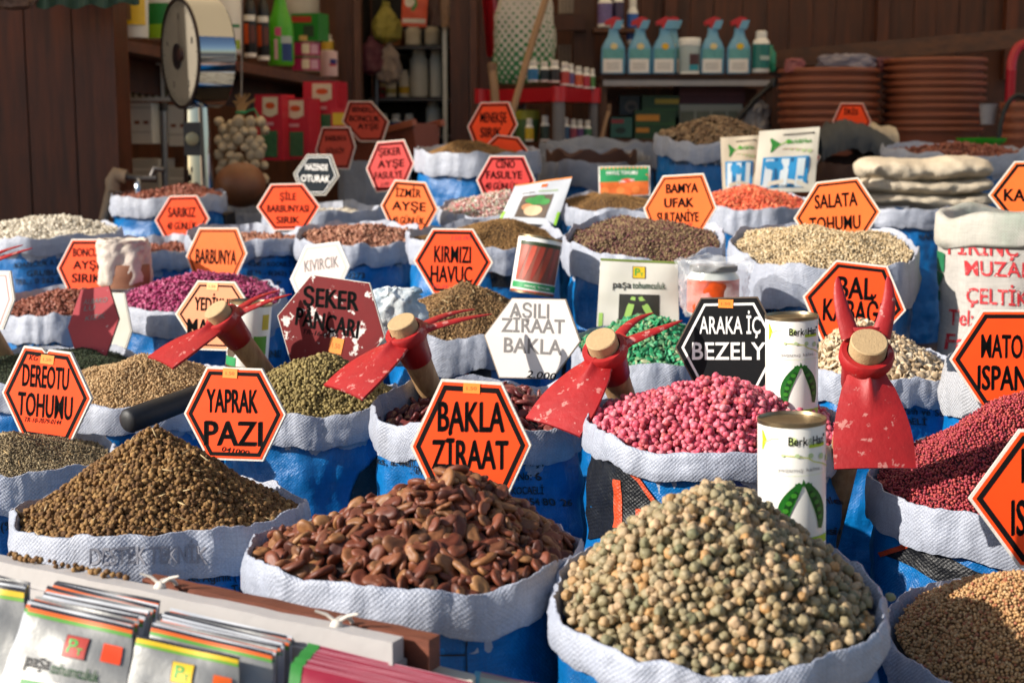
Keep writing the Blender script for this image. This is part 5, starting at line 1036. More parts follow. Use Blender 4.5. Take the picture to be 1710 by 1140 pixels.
for i, (ty, by) in enumerate(((96, 121), (70, 96))):
    D_ = Dsh(512); t, r, h = lathe_thing('pink_tin', ('lower' if i == 0 else 'upper') + ' one of two stacked pink tins on the wall shelf', 'tin', 512, ty, by, 46, D_, [('wall', [(1, .08), (1, .90)], M('#a81c5c', .4)), ('tin_rim', [(.96, 0), (1.02, .01), (1.02, .09), (.98, .09)], TIN), ('lid', [(.98, .9), (1.02, .9), (1.02, 1), (.96, 1)], TIN)], 'pink tins on the wall shelf')
    face_quad(t, r, h, -.15, .2, .30, .82, M('#d8c8b0', .5)); face_quad(t, r, h, .38, .2, .9, .8, M('#c89ab0', .5, var=.4, vs=80))
carton('green_box', 'green box with a red diagonal stripe on top of the pink tins', 'box', 487, 22, 531, 69, Dsh(512) - .04, .12, M('#1c7a24', .45, var=.15), [(.0, .12, .75, .34, REDB), (.45, .45, .85, .85, M('#2a3a2c', .5)), (.3, .8, .6, .98, M('#c8a86a', .5))], 18)
D_ = Dsh(550); t, r, h = lathe_thing('white_tin', 'white and pale pink tin at the right end of the wall shelf', 'tin', 550, 86, 128, 28, D_, [('wall', [(.98, 0), (1, .03), (1, .97), (.95, 1)], M('#d8b8bc', .4))]); face_quad(t, r, h, .2, .48, .95, .68, M('#2a2a7a', .4)); face_quad(t, r, h, .1, .40, .9, .48, M('#c83a3a', .4))
t, r, h = lathe_thing('pale_jar', 'pale round jar at the back of the wall shelf, above the green box', 'jar', 505, -30, 60, 58, 7.6, [('wall', [(.9, 0), (1, .06), (1, .8), (.8, 1)], M('#b8b4ae', .5))])
# crates and cartons under the shelf, seen behind the scale
WB = M('#e0dace', .6, var=.12, vs=10); GRAYB = M('#b8b2a6', .6, var=.2, vs=14)
t = thing('wire_crate', 'white slatted crate under the wall shelf behind the scale', 'crate', P(240, 168, 6.5)); k = mpp(6.5)
for i in range(8): MB().box(((-34 + i * 11) * k, 0, 30 * k), (5 * k, .012, 62 * k)).obj('slat', WB, t, smooth=0)
for z in (2, 60): MB().box((4 * k, -.012, z * k), (88 * k, .010, 6 * k)).obj('crate_rail', WB, t, smooth=0)
MB().box((4 * k, .16, 30 * k), (84 * k, .28, 58 * k)).obj('packed_goods', M('#6a6a4c', .6, var=.6, vs=18), t, smooth=0)
carton('white_carton', 'white carton with a row of small brown marks behind the scale column', 'carton', 205, 172, 252, 240, 6.5, .2, WB, [(0, .1, 1, .14, GRAYB), (.1, .44, .28, .52, M('#8a4a2a', .6)), (.42, .44, .6, .52, M('#8a4a2a', .6)), (.74, .44, .92, .52, M('#8a4a2a', .6)), (0, .7, 1, .73, GRAYB)], 8)
carton('white_carton', 'white carton with two brown marks right of the thin silver pole', 'carton', 282, 176, 316, 244, 6.55, .2, WB, [(.1, .46, .35, .54, M('#8a4a2a', .6)), (.55, .46, .8, .54, M('#8a4a2a', .6)), (0, .7, 1, .74, GRAYB)], 8)
carton('white_carton', 'lower white carton standing behind the tap', 'carton', 208, 266, 264, 318, 6.5, .2, GRAYB, [(.05, .3, .95, .36, WB), (.1, .5, .9, .56, WB)], 8)
carton('white_carton', 'small pale carton low behind the thin silver pole', 'carton', 280, 282, 310, 318, 6.55, .2, GRAYB, [(.1, .4, .9, .5, WB)], 8)
RB = M('#c02438', .45, var=.1, vs=12)
def redbox(label, x0, y0, x1, y1, D, yaw): carton('seed_box', label, 'box', x0, y0, x1, y1, D, .14, RB, [(.25, .04, .85, .30, M('#d8cbb0', .5)), (.3, .20, .8, .34, M('#d8cbb0', .5), 'O'), (.36, .12, .75, .22, M('#c8501c', .5), 'O'), (.2, .55, .85, .95, M('#3a6a44', .5, var=.4, vs=30)), (.1, .42, .7, .47, M('#d89aa0', .5))], yaw, 'red seed boxes under the wall shelf')
redbox('red box of seed nearest the garlic, left of three under the wall shelf', 428, 158, 470, 268, 6.55, 16); redbox('middle red box of the three under the wall shelf', 468, 164, 514, 266, 6.6, 16); redbox('tallest red box, right of three under the wall shelf', 508, 136, 562, 236, 6.75, 14)
carton('yellow_box', 'small red and yellow box behind the dull BARBUNYA sign', 'box', 553, 182, 580, 216, 6.4, .08, M('#c8202c', .5), [(.1, .2, .9, .8, YEL)])
# weighing scale
CHR = M('#a4a8ac', .06, 1.0, var=.03, vs=3, key='chrome'); CHR.node_tree.nodes['Principled BSDF'].inputs['Roughness'].default_value = .07
for l in list(CHR.node_tree.links):
    if l.to_socket.name == 'Roughness': CHR.node_tree.links.remove(l)
Ds = 5.35; o = P(332, 312, Ds); t = thing('weighing_scale', 'old weighing scale with big round dial and chrome drum on a chrome column', 'scale', o); k = mpp(Ds)
ax = Vector((-.84, -.54, -.02)).normalized(); c0 = P(332, 90, Ds) - o; y = Vector((0, 0, 1)); x = y.cross(ax).normalized(); y = ax.cross(x)
M_ = Matrix(((x.x, y.x, ax.x, c0.x), (x.y, y.y, ax.y, c0.y), (x.z, y.z, ax.z, c0.z), (0, 0, 0, 1))); rd = 88 * k; hd = 31 * k
MB().lathe([(rd * .96, -hd), (rd, -hd * .9), (rd, hd * .96), (rd * .985, hd)], 80, M_).obj('drum', CHR, t, smooth=30)
MB().lathe([(rd * .955, hd), (rd * 1.012, hd - .001), (rd * 1.016, hd + .006), (rd * .95, hd + .007)], 80, M_, cap=False).obj('dial_bezel', M('#3a3230', .3, .8), t, smooth=40)
dl = MB().lathe([(rd * .955, hd + .0005), (rd * .955, hd + .002)], 80, M_).obj('dial_face', M('#7a7264', .55, var=.2, vs=6), t, smooth=0)
mb = MB()
for i in range(60):
    a = 2 * math.pi * i / 60; r0 = rd * (.86 if i % 5 else .80); p = [M_ @ Vector((rr_ * math.cos(a) + s_ * .0011 * -math.sin(a), rr_ * math.sin(a) + s_ * .0011 * math.cos(a), hd + .0028)) for rr_, s_ in ((r0, -1), (rd * .91, -1), (rd * .91, 1), (r0, 1))]; mb.add(p, [(0, 1, 2, 3)])
mb.obj('scale_marks', INK, dl, smooth=0)
for i, s_ in enumerate(('0', '1', '2', '3', '4')):
    a = math.pi / 2 - 2 * math.pi * i / 5; mb = MB(); d_text(mb, lambda u, v: M_ @ Vector((u, v, hd + .0028)), s_, rd * .68 * math.cos(a), rd * .68 * math.sin(a), rd * .07, -rd * .12); mb.obj('numeral', INK, dl, smooth=0)
MB().lathe([(rd * .24, hd + .002), (rd * .24, hd + .004)], 40, M_ @ Matrix.Translation((-rd * .16, -rd * .05, 0))).obj('dial_disc', M('#14161a', .3), dl, smooth=0)
MB().lathe([(rd * .12, hd + .004), (rd * .10, hd + .014), (.001, hd + .016)], 30, M_ @ Matrix.Translation((rd * .10, -rd * .02, 0)), cap=False).obj('hub', M('#3a2420', .4), dl, smooth=40)
mb = MB(); mb.add([M_ @ Vector(p) for p in ((-.004 + rd * .1, 0, hd + .010), (.004 + rd * .1, 0, hd + .010), (.001 + rd * .06, rd * .72, hd + .010), (-.001 + rd * .06, rd * .72, hd + .010))], [(0, 1, 2, 3)]); mb.obj('pointer', M('#3a2420', .4), dl, smooth=0)
w0, w1 = 26 * k, 20 * k; zt = P(332, 172, Ds).z - o.z
MB().lathe([(w0 * 1.02, -.1), (w1 * 1.0, zt)], 48, Matrix.Diagonal((1, .75, 1, 1))).obj('column', CHR, t, smooth=40)
pl = MB(); zc = P(330, 232, Ds).z - o.z; pl.box((-4 * k, -.045, zc), (27 * k, .010, 54 * k)); pl.obj('lock_plate', M('#2a2624', .5), t, smooth=0)
MB().lathe([(11 * k, 0), (11 * k, .008), (8 * k, .012)], 32, Matrix.Translation((-3 * k, -.050, zc)) @ Matrix.Rotation(math.pi / 2, 4, 'X')).obj('round_knob', M('#8a8468', .4, .3), t, smooth=40)
MB().box((0, .02, -.13), (.22, .2, .06)).obj('foot_plate', M('#3a3836', .4, .5), t, smooth=0)
a = P(273, 185, 6.1); b_ = P(276, 325, 6.1); t = thing('silver_pole', 'thin silver metal pole between the cartons and the scale', 'pole', b_)
MB().tube([(0, 0, -.4), (0, 0, 0), a - b_], .014, 14).obj('pole_shaft', M('#8a8a8c', .4, .6), t, smooth=60); MB().lathe([(.018, 0), (.018, .03), (.01, .035)], 20, Matrix.Translation(a - b_)).obj('pole_cap', M('#2a2624', .5), t, smooth=40)
# water pipe and tap
o = P(168, 388, 5.2); p1 = P(188, 300, 5.2) - o; p2 = P(232, 298, 5.2) - o; p3 = P(262, 298, 5.2) - o; t = thing('water_tap', 'old pale water pipe with elbow and metal tap before the wooden pillar', 'tap', o); PIPE = M('#8a7660', .7, var=.25, vs=30)
MB().tube([Vector((-.03, 0, -.5)), Vector((0, 0, 0)), p1], .017, 18).obj('pipe', PIPE, t, smooth=60); MB().tube([p1 + Vector((0, 0, -.04)), p1 + Vector((0, 0, -.005)), p1 + Vector((.012, 0, .018)), p1 + Vector((.05, 0, .01))], [.025, .027, .027, .025], 20).obj('elbow', PIPE, t, smooth=60)
MB().tube([p1 + Vector((.05, 0, .01)), p2, p3], [.014, .013, .015], 16).obj('tap_body', M('#4a4644', .4, .7), t, smooth=60); MB().tube([p3 + Vector((-.02, 0, 0)), p3 + Vector((-.005, 0, .035)), p3 + Vector((.03, 0, .03))], [.012, .013, .010], 14).obj('tap_handle', M('#4a4644', .4, .7), t, smooth=60)
MB().tube([p2, p2 + Vector((.0, -.02, -.03)), p2 + Vector((0, -.025, -.07))], [.010, .010, .011], 14).obj('spout', CHR, t, smooth=60)
# garlic braid
o = P(403, 300, 5.95); k = mpp(5.95); t = thing('garlic_braid', 'hanging bunch of white garlic bulbs tied with green twine', 'garlic', o); GAR = M('#b8a68a', .6, var=.28, vs=40); v0, f0 = ICO[3]
sd = random.Random(4)
for row in range(8):
    for c_ in range(5):
        px = 368 + c_ * 16 + (row % 2) * 7 + sd.uniform(-3, 3); py = 206 + row * 13.5 + sd.uniform(-3, 3); c0 = P(px, py, 5.95 - .05 * math.sin((px - 360) / 85 * math.pi) + sd.uniform(-.01, .01)) - o; rb = sd.uniform(7.5, 10.8) * k
        axis = Vector((sd.uniform(-.4, .4), -.6, sd.uniform(-.2, .6))).normalized(); vv = []
        for p in v0:
            p = Vector(p); q = p.dot(axis); vv.append(c0 + p * rb * (1 - .06 * math.cos(7 * math.atan2(p.x, p.z)) * (1 - q * q)) + axis * rb * .5 * max(0, q) ** 4)
        MB().add(vv, [tuple(x) for x in f0]).obj('garlic_bulb', GAR, t, smooth=180)
for i in range(12):
    a = P(403 + sd.uniform(-8, 8), 205, 5.93) - o; m_ = P(403 + sd.uniform(-5, 5), 186, 5.93) - o; e = P(403 + sd.uniform(-26, 24), 158 + sd.uniform(-4, 14), 5.93) - o; MB().tube([a, m_, m_.lerp(e, .5) + Vector((0, .01, .01)), e], [.007, .006, .006, .003], 7, 0, .5).obj('dry_stem', M('#9a7448', .7, var=.25), t, smooth=60)
MB().lathe([(.020, -.006), (.024, 0), (.020, .006)], 20, Matrix.Translation(P(403, 188, 5.93) - o), cap=False).obj('green_twine', M('#1c8a5c', .5), t, smooth=60)
MB().tube([P(403, 190, 5.92) - o, P(425, 182, 5.92) - o, P(432, 196, 5.92) - o], .004, 7).obj('green_twine', M('#1c8a5c', .5), t, smooth=60)
MB().tube([P(403, 165, 5.95) - o, P(404, 60, 6.0) - o, P(404, -30, 6.0) - o], .003, 6).obj('hanging_cord', M('#8a8480', .6), t, smooth=60)
# glass fronted cabinet in the middle
D0 = 7.75; t = thing('display_cabinet', 'dark glass cabinet with a pale metal edge between the two wooden pillars', 'cabinet', P(680, 240, D0)); L = t.location; Xa, Xb = P(604, 100, D0).x - L.x, P(750, 100, D0).x - L.x; DK = M('#17110e', .6)
MB().box(((Xa + Xb) / 2, .62, .4), (Xb - Xa, .04, 2.4)).obj('back_panel', DK, t, smooth=0); MB().box((Xa - .02, .3, .4), (.03, .6, 2.4)).obj('side_panel', DK, t, smooth=0); MB().box((Xb + .03, .3, .4), (.03, .6, 2.4)).obj('side_panel', DK, t, smooth=0)
for py in (76, 147, 163, 226): MB().box(((Xa + Xb) / 2 + .02, .3, P(680, py + 3, D0).z - L.z), (Xb - Xa - .02 if py != 147 else (Xb - Xa) * .5, .55, .014), None).obj('cabinet_shelf', M('#3a2c24', .4), t, smooth=0) if py != 147 else None
MB().box((P(743, 100, D0).x - L.x, -.01, .4), (.022, .02, 2.4)).obj('metal_edge', M('#b4a898', .35, .5), t, smooth=0); MB().box((P(629, 100, D0).x - L.x, -.005, -.1), (.010, .012, 1.0)).obj('metal_edge', M('#6a6a70', .35, .5), t, smooth=0)
JW = M('#dcd6c8', .5, var=.12); prof = [('wall', [(.94, 0), (1, .03), (1, .80), (.7, .88), (.68, .9)], JW), ('cap', [(.74, .88), (.76, .9), (.74, 1), (.5, 1.01)], JW)]
for i, (x, ty, by, wd, lab, yl) in enumerate(((700, 85, 162, 30, 'stout whitish jar on the middle cabinet shelf', 0), (728, 84, 162, 20, 'slim whitish jar right of the stout one in the cabinet', 0), (653, 116, 162, 18, 'slim white bottle with pale yellow band, left in the cabinet', 1), (675, 118, 162, 18, 'slim white bottle with yellow band in the cabinet', 2), (724, 170, 226, 24, 'white bottle on the lowest cabinet shelf', 0), (690, 45, 76, 26, 'small glass jar on the upper cabinet shelf', 0), (722, 45, 76, 24, 'second small glass jar on the upper cabinet shelf, by the metal edge', 0))):
    t, r, h = lathe_thing('cabinet_bottle', lab, 'bottle', x, ty, by, wd, 7.95, prof)
    if yl: face_quad(t, r, h, -1, .12, 1, .38 if yl == 2 else .3, M(('', '#a89a5a', '#c8a01c')[yl], .5))
# hanging bags at the cabinet
HB = [('net_bag', 'yellow-green net bag hanging at the cabinet', 645, 40, 44, 64, '#948a34', 3), ('dark_pouch', 'dark purple pouch hanging at the left of the cabinet', 622, 95, 42, 62, '#5a2234', 5), ('grey_pouch', 'grey cloth pouch hanging below the net bag', 651, 108, 34, 66, '#8a7a72', 7)]
for nm, lab, x, y_, wd, hh, c_, sd_ in HB:
    t, mb, uv = blob(nm, lab, 'bag', x, y_, 7.6, wd, hh, None, [(.25, 0), (.9, .12), (1, .4), (.75, .7), (.25, .93), (.3, 1)], .5, sd_, .03); mb.obj('bag_skin', M_cloth(c_, None, .6, .01, .4, .4, '#1c1410'), t, smooth=180, uv=uv)
p = Packet('orange and red seed packet with green leaf picture hanging at the top of the cabinet', (672, -14), (716, -16), (712, 46), (670, 44), 7.6, 4, 2, M('#c84a20', .45, var=.2, vs=20)); p.ell(.3, .3, .2, .16, M('#d8d0c0', .5)); p.stroke([(.4, .55), (.55, .40), (.5, .2)], .12, GRN); p.quad(.05, .78, .95, .9, M('#c8c0b4', .5)); 
p = Packet('brown speckled packet hanging beside the metal edge of the cabinet', (736, -14), (752, -14), (750, 46), (737, 46), 7.58, 4, 2, M('#8a6a50', .5, var=.5, vs=30))
p = Packet('dull brown packet hanging at the top right of the cabinet', (716, -14), (737, -14), (736, 44), (718, 44), 7.62, 4, 2, M('#4a2c20', .5, var=.3, vs=30))
# terracotta trough leaning on the sacks
a, b_ = P(602, 236, 6.35), P(712, 206, 6.1); t = thing('planter_trough', 'terracotta plastic planter trough lying tilted behind the sacks', 'planter', a); d = (b_ - a); L_ = d.length; x = d.normalized(); yv = Vector((0, 0, 1)).cross(x).normalized(); zv = x.cross(yv)
R4 = Matrix(((x.x, yv.x, zv.x), (x.y, yv.y, zv.y), (x.z, yv.z, zv.z))); hh, ww = .13, .17; TER = M('#7a3a26', .5, var=.12, vs=12)
def bx(x0, x1, f0, h0, h1, g=0): return [R4 @ Vector(p) for p in ((x0 + g, -ww * f0, h0), (x1 - g, -ww * f0, h0), (x1, -ww * f0 - .01 * (h1 > h0) , h1), (x0, -ww * f0 - .01, h1))]
mb = MB(); fr = [R4 @ Vector(p) for p in ((.02, -ww / 2 + .02, -hh), (L_ - .02, -ww / 2 + .02, -hh), (L_, -ww / 2, 0), (0, -ww / 2, 0))]; bb = [R4 @ Vector(p) for p in ((.02, ww / 2 - .02, -hh), (L_ - .02, ww / 2 - .02, -hh), (L_, ww / 2, 0), (0, ww / 2, 0))]; mb.hexa(fr, bb); mb.obj('trough_wall', TER, t, smooth=0)
mb = MB(); 
for y0, y1 in ((-ww / 2 - .015, -ww / 2 + .01), (ww / 2 - .01, ww / 2 + .015)): mb.hexa([R4 @ Vector(p) for p in ((-.015, y0, -.014), (L_ + .015, y0, -.014), (L_ + .015, y0, .014), (-.015, y0, .014))], [R4 @ Vector(p) for p in ((-.015, y1, -.014), (L_ + .015, y1, -.014), (L_ + .015, y1, .014), (-.015, y1, .014))])
mb.obj('trough_rim', M('#8a4830', .5), t, smooth=0)
# green and white sack, sticks, red sheet, red rack with bottles
t, mb, uv = blob('fertiliser_sack', 'green and white printed sack standing on the red rack', 'sack', 876, 62, 6.9, 100, 158, None, [(.85, 0), (1, .08), (1.0, .4), (.92, .7), (.74, 1.0), (.4, 1.02)], .45, 11, .02)
gm = bpy.data.materials.new('sack_print'); g_ = NT(gm); uvn = g_.n('ShaderNodeUVMap').outputs[0]; sx = g_.n('ShaderNodeSeparateXYZ'); g_.l(uvn, sx.inputs[0]); u_, v_ = sx.outputs[0], sx.outputs[1]; kk = 2 * math.pi / .042
dots = g_.math('MULTIPLY', g_.math('SINE', g_.math('MULTIPLY', u_, kk)), g_.math('SINE', g_.math('MULTIPLY', v_, kk))); lim = g_.math('SUBTRACT', g_.math('MULTIPLY', v_, 3.6), .72); mk = g_.ramp(g_.math('ADD', g_.math('SUBTRACT', dots, lim), .0), [(.10, (0, 0, 0)), (.22, (1, 1, 1))])
g_.l(g_.mix(mk, col('#b8b0a8'), col('#1c6a38')), g_.b.inputs['Base Color']); mb.obj('sack_body', gm, t, smooth=180, uv=uv)
Lr = P(870, 143, 6.65); t = thing('plastic_rack', 'red plastic rack with grey posts holding small bottles', 'rack', Lr); REDR = M('#a81420', .35, var=.08); GP = M('#6a6668', .5)
c_ = [P(802, 138, 7.0), P(936, 146, 6.55), P(996, 152, 6.85), P(870, 144, 7.3)]; c_ = [Vector((q.x, q.y, c_[1].z)) - Lr for q in c_]
for dz, nm in ((0, 'rack_tray'), (-.28, 'rack_tray')):
    mb = MB(); mb.hexa([q + Vector((0, 0, dz)) for q in c_], [q + Vector((0, 0, dz - .062)) for q in c_]); mb.obj(nm, REDR, t, smooth=0)
for i, q in enumerate(c_):
    q = q * .96; mb = MB(); mb.tube([q + Vector((0, 0, -.6)), q + Vector((0, 0, -.06))], .028 if i == 1 else .022, 16); mb.obj('rack_post', GP, t, smooth=60); mb = MB(); mb.tube([q + Vector((0, 0, -.064)), q + Vector((0, 0, .004))], .035, 16); mb.obj('post_socket', M('#b8202a', .35), t, smooth=50)
def small_bottle(lab, x, ty, by, wd, D, c1, capc='#d8d4cc', grp=None):
    cm = M(c1, .45, var=.4, vs=70); t, r, h = lathe_thing('small_bottle', lab, 'bottle', x, ty, by, wd, D, [('wall', [(.95, 0), (1, .03), (1, .62), (.62, .74), (.55, .76)], SW), ('label_band', [(1.01, .08), (1.015, .09), (1.015, .58), (1.01, .6)], cm), ('cap', [(.66, .74), (.70, .76), (.68, .97), (.5, 1)], M(capc, .4))], grp); return t
names = ['blue-banded', 'dark-banded', 'black-banded', 'red-banded', 'purple-banded', 'orange-banded', 'crimson-banded', 'green-banded', 'dull grey-banded', 'brown-banded']
for i, (x, ty, by, wd, c1) in enumerate(((890, 101, 141, 18, '#2a6a9a'), (909, 103, 141, 16, '#1c2a2c'), (926, 101, 142, 18, '#2a2626'), (943, 104, 147, 16, '#a83a34'), (953, 107, 148, 13, '#5a4a7a'), (966, 111, 150, 15, '#b85028'), (979, 113, 152, 13, '#a82a3a'), (989, 115, 152, 10, '#4a7a3a'))):
    small_bottle(names[i] + ' small white bottle on top of the red rack', x, ty, by - 4, wd, 6.72 + .012 * i, c1, grp='small bottles on the red rack')
for i, (x, ty, by, wd, c1) in enumerate(((910, 193, 236, 15, '#2a3a30'), (931, 195, 236, 16, '#a85a4a'), (944, 196, 236, 14, '#3a5a7a'), (957, 199, 236, 13, '#8a3a4a'), (968, 200, 236, 13, '#5a3a6a'), (981, 201, 236, 13, '#3a6a4a'))):
    small_bottle(('dark green', 'salmon', 'blue', 'wine red', 'violet', 'green')[i] + '-banded small bottle on the lower tray of the red rack', x, ty, by, wd, 6.75 + .01 * i, c1, grp='small bottles on the red rack')
t, r, h = lathe_thing('yellow_tub', 'dull yellow tub on the lower tray of the red rack', 'tub', 880, 184, 236, 40, 6.85, [('tub_wall', [(.9, 0), (1, .7), (.96, .74)], M('#3a5a20', .5, var=.4, vs=12)), ('lid', [(1.02, .7), (1.03, .98), (.9, 1)], M('#8a8a20', .5))])
small_bottle('bright yellow bottle with white cap on the lower tray of the red rack', 884, 198, 236, 14, 6.72, '#c8a81c')
def stick(lab, pts, r, D): 
    q = [P(x, y_, D + dd) for x, y_, dd in pts]; t = thing('broom_stick', lab, 'stick', q[-1]); MB().tube([v - q[-1] for v in q], r, 12).obj('shaft', M('#8a6a4c', .6, var=.2), t, smooth=60); 
    t2 = MB().lathe([(r * 1.05, -.02), (r * 1.15, .02), (r * .9, .03)], 14, Matrix.Translation(q[0] - q[-1])).obj('stick_end', M('#6a4c34', .6), t, smooth=50); return t
stick('long wooden stick leaning in front of the green and white sack', [(917, -20, 0), (886, 80, -.1), (848, 215, -.25)], .016, 6.55); stick('short thick wooden stick beside the MENEKŞE sign', [(822, 116, 0), (826, 150, -.02), (829, 225, -.05)], .019, 6.45)
t = thing('red_sheet', 'red plastic sheet hanging left of the green and white sack', 'sheet', P(822, 92, 7.1)); L = t.location; n = 12; v = []
for j in range(n + 1):
    q = j / n; y_ = -30 + 125 * q; x0, x1 = 803 + 10 * q, 826 + 12 * q
    for i in range(5): p = P(x0 + (x1 - x0) * i / 4, y_, 7.1 + .03 * math.sin(i * 1.6)); v.append(p - L)
k_ = len(v); v += [p + Vector((0, .006, 0)) for p in v]; f = [(j * 5 + i, (j + 1) * 5 + i, (j + 1) * 5 + i + 1, j * 5 + i + 1) for j in range(n) for i in range(4)]; MB().add(v, f + [tuple(k_ + q for q in x[::-1]) for x in f]).obj('sheet_panel', M('#8a0e1c', .4), t, smooth=60)
# bottle shelf on the right
a, b_ = P(1003, 127, 6.9), P(1292, 125, 6.9); t = thing('bottle_shelf', 'wooden shelf unit with a pale front strip under the spray bottles', 'shelf', a); L = a; wd = b_.x - a.x; z0 = -1.0
MB().box((wd / 2, .18, -.012), (wd, .42, .024)).obj('shelf_board', DWX, t, smooth=0); MB().box((wd / 2, -.034, -.034), (wd - .02, .008, .026)).obj('front_strip', M('#a8a09c', .4), t, smooth=0)
for x in (.012, wd - .018): MB().box((x, .02, -.58), (.035, .05, 1.10)).obj('shelf_post', M_wood('#4a2a16', '#6e4426'), t, smooth=0)
MB().box((wd / 2, .36, -.5), (wd - .04, .02, .9)).obj('back_panel', DW2, t, smooth=0); MB().box((wd / 2, .18, P(1100, 236, 6.95).z - L.z), (wd - .06, .36, .02)).obj('lower_board', DWX, t, smooth=0)
q0, q1 = P(1224, 200, 6.8), P(1292, 138, 6.84); t2 = thing('black_rod', 'black rod leaning diagonally under the bottle shelf', 'rod', q0); MB().tube([Vector((-.03, 0, -.06)), (q1 - q0) * .5, q1 - q0], .013, 12).obj('rod_shaft', BLACK, t2, smooth=60); MB().lathe([(.016, -.02), (.017, .01), (.012, .02)], 14, Matrix.Translation(q1 - q0)).obj('rod_tip', M('#2a2a2c', .5), t2, smooth=50)
SPB = M('#5f98b8', .3, var=.08, coat=.2); LBL = M('#e2dcd6', .5, var=.06); TEAL = M('#5a9a9c', .5, var=.35, vs=60)
def spray(lab, cx, D=6.85, seal='#d8c48a', by=124):
    o = P(cx, by, D); k = mpp(D); t = thing('spray_bottle', lab, 'bottle', o, 'blue spray bottles with red triggers on the shelf'); w_ = 20.5 * k
    pr = [(0, .94), (2, 1), (30, 1.0), (42, .95), (52, .72), (60, .48), (68, .40), (74, .40)]
    MB().lathe([(w_ * r, z * k) for z, r in pr], 36, Matrix.Diagonal((1, .62, 1, 1))).obj('bottle_wall', SPB, t, smooth=50)
    sh = MB(); sh.hexa([Vector((-3 * k, -7 * k, 72 * k)), Vector((11 * k, -7 * k, 72 * k)), Vector((16 * k, -7 * k, 86 * k)), Vector((4 * k, -7 * k, 86 * k))], [Vector((-3 * k, 7 * k, 72 * k)), Vector((11 * k, 7 * k, 72 * k)), Vector((16 * k, 7 * k, 86 * k)), Vector((4 * k, 7 * k, 86 * k))]); sh.obj('spray_shroud', SPB, t, smooth=0)
    h_ = MB(); pts = [(-14, 78), (-15, 84), (-8, 88), (0, 92), (10, 90), (12, 84), (4, 74), (-5, 73), (-5, 79)]; m4 = Matrix.Rotation(math.pi / 2, 4, 'X'); v = [(x * k, s_ * 6.5 * k, z * k) for s_ in (-1, 1) for x, z in pts]; n_ = len(pts)
    h_.add(v, [tuple(range(n_)), tuple(range(n_, 2 * n_))[::-1]] + [(i, n_ + i, n_ + (i + 1) % n_, (i + 1) % n_) for i in range(n_)]); h_.obj('trigger_head', M('#b01c22', .4), t, smooth=0)
    for u0, v0, u1, v1, m in ((-.8, 2, .62, 24, LBL), (-.8, 24, .75, 40, TEAL)): 
        mp = lambda u, z: ((w_ + .0015) * math.sin(u * 1.2), -(w_ * .62 + .0015) * math.cos(u * 1.2), z * k); mb = MB(); d_quad(mb, mp, ((u0, v1), (u1, v1), (u1, v0), (u0, v0)), 10, 2); mb.obj('label_print', m, t, smooth=180)
    mb = MB(); d_ell(mb, lambda u, z: (u * k, -(w_ * .62 + .001) * math.cos(math.asin(max(-.9, min(.9, u * k / w_)))) - .002, z * k), 0, 44, 6, 5); mb.obj('label_seal', M(seal, .5), t, smooth=0)
    for z in (8, 12, 16):
        mb = MB(); d_quad(mb, lambda u, z_: ((w_ + .003) * math.sin(u * 1.2), -(w_ * .62 + .003) * math.cos(u * 1.2), z_ * k), ((-.5, z + .8), (.35, z + .8), (.35, z - .3), (-.5, z - .3)), 8, 1); mb.obj('label_line', M('#9a948c', .6), t, smooth=180)
    return t
spray('leftmost blue spray bottle with red trigger on the shelf', 1024); spray('second blue spray bottle from the left on the shelf', 1068); spray('blue spray bottle with another standing right behind it', 1109, seal='#d8a81c'); spray('blue spray bottle half hidden behind the third one', 1121, 7.02); spray('blue spray bottle just right of the white tub', 1189); spray('rightmost blue spray bottle with yellow seal, beside the teal-labelled bottle', 1233, seal='#d8b41c')
t, r, h = lathe_thing('white_tub', 'white cylindrical tub with picture between the spray bottles', 'tub', 1151, 64, 124, 36, 6.85, [('tub_wall', [(.92, 0), (.95, .02), (.95, .78), (.92, .79)], M('#a8b4b4', .45)), ('lid', [(.98, .78), (1, .80), (1, .97), (.95, 1)], SW)]); face_quad(t, r * .95, h, -.1, .25, .8, .55, M('#4a2a2c', .5, var=.5, vs=40)); face_quad(t, r * .95, h, -.1, .1, .7, .25, M('#2a8a9a', .5)); face_quad(t, r * .95, h, -.9, .0, .9, .06, SW)
t, r, h = lathe_thing('white_bottle', 'white bottle with teal label at the right end of the shelf', 'bottle', 1270, 52, 122, 28, 6.85, [('wall', [(.9, 0), (1, .03), (1, .68), (.9, .76), (.6, .84), (.58, .86)], SW), ('cap', [(.62, .84), (.66, .86), (.64, .98), (.5, 1)], SW)]); face_quad(t, r, h, -1.2, .10, 1.2, .68, M('#1c6a64', .45, var=.3, vs=40)); face_quad(t, r, h, -.2, .3, .9, .4, M('#a8b8b0', .5), off=.0025)
t, r, h = lathe_thing('green_bottle', 'green translucent bottle half behind the teal-labelled one', 'bottle', 1284, 76, 120, 22, 7.0, [('wall', [(.9, 0), (1, .04), (1, .7), (.5, .9), (.5, 1)], M('#2a8a6a', .3))])
for i, (x, ty, by, wd, lab, c1) in enumerate(((1010, -20, 46, 24, 'pale bottle with violet label on the upper left shelf', '#6a5a8a'), (1032, -24, 47, 18, 'dark bottle behind the leftmost spray bottle', '#3a2a4a'), (1056, -10, 74, 18, 'white bottle with blue label behind the second spray bottle', '#2a5aa8'))): small_bottle(lab, x, ty, by, wd, 7.15 + .03 * i, c1)
carton('shelf_bracket', 'small wooden ledge under the upper bottles at the left of the shelf', 'ledge', 992, 46, 1072, 54, 7.12, .2, DWX)
GB = M('#123a18', .5, var=.15, vs=20); 
